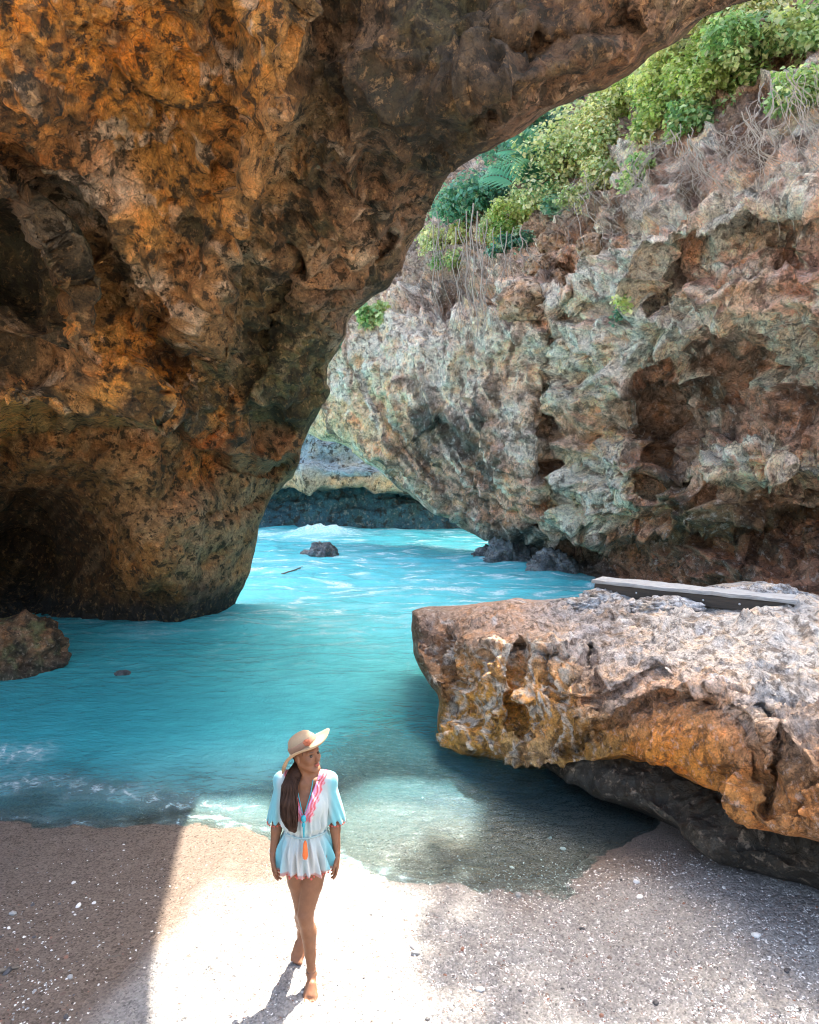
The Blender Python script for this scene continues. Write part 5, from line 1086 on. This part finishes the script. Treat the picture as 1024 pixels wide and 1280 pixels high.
V, Fa = tube(np.array([(.037+.031*math.cos(t_), -.062+.034*math.sin(t_), .118+.004*math.sin(t_)) for t_ in np.linspace(0, 6.283, 20)]), .0035, 5); mesh_obj('anklet', V, Fa, simple_mat('dark_leather', (.05, .03, .02)), woman)
# hair
hf = Field((-.22, -.26, 1.06), (.16, .16, 1.70), .005)
hf.ell(H(0, -.022, .022), (.081, .094, .094), .01, HR)
hf.add(HC-.2, HC+.2, lambda x, y, z: -(((x-HC[0])*fwd[0]+(y-HC[1])*fwd[1]+(z-HC[2])*fwd[2])*-1+.028+.35*((x-HC[0])*upv[0]+(y-HC[1])*upv[1]+(z-HC[2])*upv[2])*0)*1, .004, True)
tail = [(H(0, -.085, -.01), .040), (H(-.02, -.075, -.06), .040), (np.array([-.062, -.035, 1.43]), .042), (np.array([-.085, -.105, 1.37]), .044), (np.array([-.082, -.142, 1.29]), .048), (np.array([-.078, -.160, 1.21]), .046), (np.array([-.066, -.160, 1.155]), .034), (np.array([-.052, -.155, 1.11]), .014)]
for (p0, r0), (p1, r1) in zip(tail[:-1], tail[1:]): hf.cone(p0, p1, r0, r1, .015)
V, Q = hf.mesh(); tp_ = np.array([q[0] for q in tail]); an_ = np.arctan2(V[:, 1]+.1, V[:, 0]+.08)
gv = np.sin(an_*16+6*perlin(V*np.array([9., 9, 5]))); nrm = V-np.array([np.interp(-V[:, 2], -tp_[:, 2][1:], tp_[1:, 0]), np.interp(-V[:, 2], -tp_[1:, 2], tp_[1:, 1]), V[:, 2]]).T
nrm /= np.linalg.norm(nrm, axis=1, keepdims=True)+1e-6; V = V+nrm*(.0055*gv+.007*perlin(V*np.array([22., 22, 9])))[:, None]*sstep(1.47, 1.40, V[:, 2])[:, None]
m = N('dark_hair'); sn = m.noise(60, 5, .7, m.scalevec(m.pos(), (3, 3, .3))); m.set(Base_Color=m.mix(sn, (.010, .005, .003), (.065, .028, .015)), Roughness=.6, Specular_IOR_Level=.2, Normal=m.bump(sn, .8, .004)); 
gs = np.random.default_rng(9); ts = np.array([q[0] for q in tail[1:]]); tr_ = np.array([q[1] for q in tail[1:]]); st_ = [(V, Q)]
for k in range(46):
    a0 = gs.uniform(0, 6.28); u_ = np.linspace(0, gs.uniform(.75, 1.06), 14); idx = u_*(len(ts)-1); ii = np.minimum(idx.astype(int), len(ts)-2); fr = (idx-ii)[:, None]
    cc = ts[ii]*(1-fr)+ts[ii+1]*fr; rr = (tr_[ii]*(1-fr[:, 0])+tr_[ii+1]*fr[:, 0])*gs.uniform(1.0, 1.18)+.004*u_*gs.uniform(0, 2)
    aa = a0+gs.uniform(-.5, .5)*u_+.25*np.sin(u_*7+k)
    st_.append(tube(cc+rr[:, None]*np.stack([np.cos(aa), np.sin(aa), 0*aa], -1), .0024, 3))
V, Q = join(st_); mesh_obj('hair', V, Q, m.m, woman)
# straw hat: lathe with a floppy tilted brim
ax = np.array([-.50, .10, .86]); ax /= np.linalg.norm(ax); u1 = np.cross(ax, [0, 1, 0]); u1 /= np.linalg.norm(u1); u1 = -u1 if u1[0] < 0 else u1; u2 = np.cross(ax, u1)
hc = H(0, -.018, .052)
prof = [(.0, .092), (.03, .091), (.055, .085), (.075, .070), (.087, .045), (.092, .015), (.094, .0), (.100, -.007), (.13, -.014), (.155, -.018), (.178, -.018), (.190, -.013), (.191, -.017), (.178, -.023), (.16, -.023), (.13, -.019), (.098, -.012), (.090, .0), (.084, .04), (.07, .066), (.03, .086), (.0, .087)]
nth = 72; th = np.linspace(0, 2*np.pi, nth, endpoint=False); Vh = []
for r_, z_ in prof:
    f_ = np.clip((r_-.10)/.1, 0, 1); rr_ = r_*(1+.04*f_*np.sin(th*2+.5)); zz = z_+f_*(.020*np.sin(th*3+1.)-.028*np.cos(th*2))+.03*f_**2*np.cos(th)
    Vh.append(hc+rr_[:, None]*(np.cos(th)[:, None]*u1+np.sin(th)[:, None]*u2)+zz[:, None]*ax)
Vh = np.array(Vh); Vh_ = Vh.reshape(-1, 3); i = np.arange(len(prof)-1)[:, None]*nth; j = np.arange(nth)[None]; Fh = np.stack([i+j, i+(j+1) % nth, i+nth+(j+1) % nth, i+nth+j], -1).reshape(-1, 4)
m = N('straw'); w1 = m.n('TexWave'); w1.inputs['Scale'].default_value = 55; w1.inputs['Distortion'].default_value = 2; m.l(m.pos(), w1.inputs['Vector']); n_ = m.noise(120, 4, .7)
m.set(Base_Color=m.mix(n_, (.32, .22, .13), (.58, .44, .28)), Roughness=.75, Normal=m.bump(m.math('ADD', w1.outputs['Fac'], n_), .7, .003))
tl = m.n('BsdfTranslucent'); tl.inputs[0].default_value = (.85, .58, .32, 1); mx = m.n('MixShader'); mx.inputs[0].default_value = .25; m.l(m.b.outputs[0], mx.inputs[1]); m.l(tl.outputs[0], mx.inputs[2]); m.l(mx.outputs[0], m.out.inputs[0])
hat = mesh_obj('sun_hat', Vh_, Fh, m.m, woman)
zb = [(.0955, .002), (.0975, .006), (.0965, .034), (.092, .040), (.088, .040), (.09, .002)]
Vb = np.array([hc+r_*(np.cos(th)[:, None]*u1+np.sin(th)[:, None]*u2)+z_*ax for r_, z_ in zb]).reshape(-1, 3); i = np.arange(len(zb)-1)[:, None]*nth
mesh_obj('hat_band', Vb, np.stack([i+j, i+(j+1) % nth, i+nth+(j+1) % nth, i+nth+j], -1).reshape(-1, 4), simple_mat('dark_ribbon', (.26, .15, .09), .8), hat)
fl = hc+.098*(math.cos(-1.2)*u1+math.sin(-1.2)*u2)+.03*ax; sg_ = -1 if fl[1] > hc[1] else 1
fl = hc+.098*(.62*u1+(-.78 if (hc+u2)[1] > hc[1] else .78)*u2)+.022*ax
parts = [(Vc*np.array([.016, .010, .012])+fl+np.array([.012*math.cos(a_), -.006, .012*math.sin(a_)]), Fc) for a_ in np.linspace(0, 5.2, 6)]
V, Fa = join(parts); mesh_obj('hat_flower', V, Fa, simple_mat('rust_ribbon', (.45, .13, .06), .8), hat)

woman.scale = (.965, .965, .965)
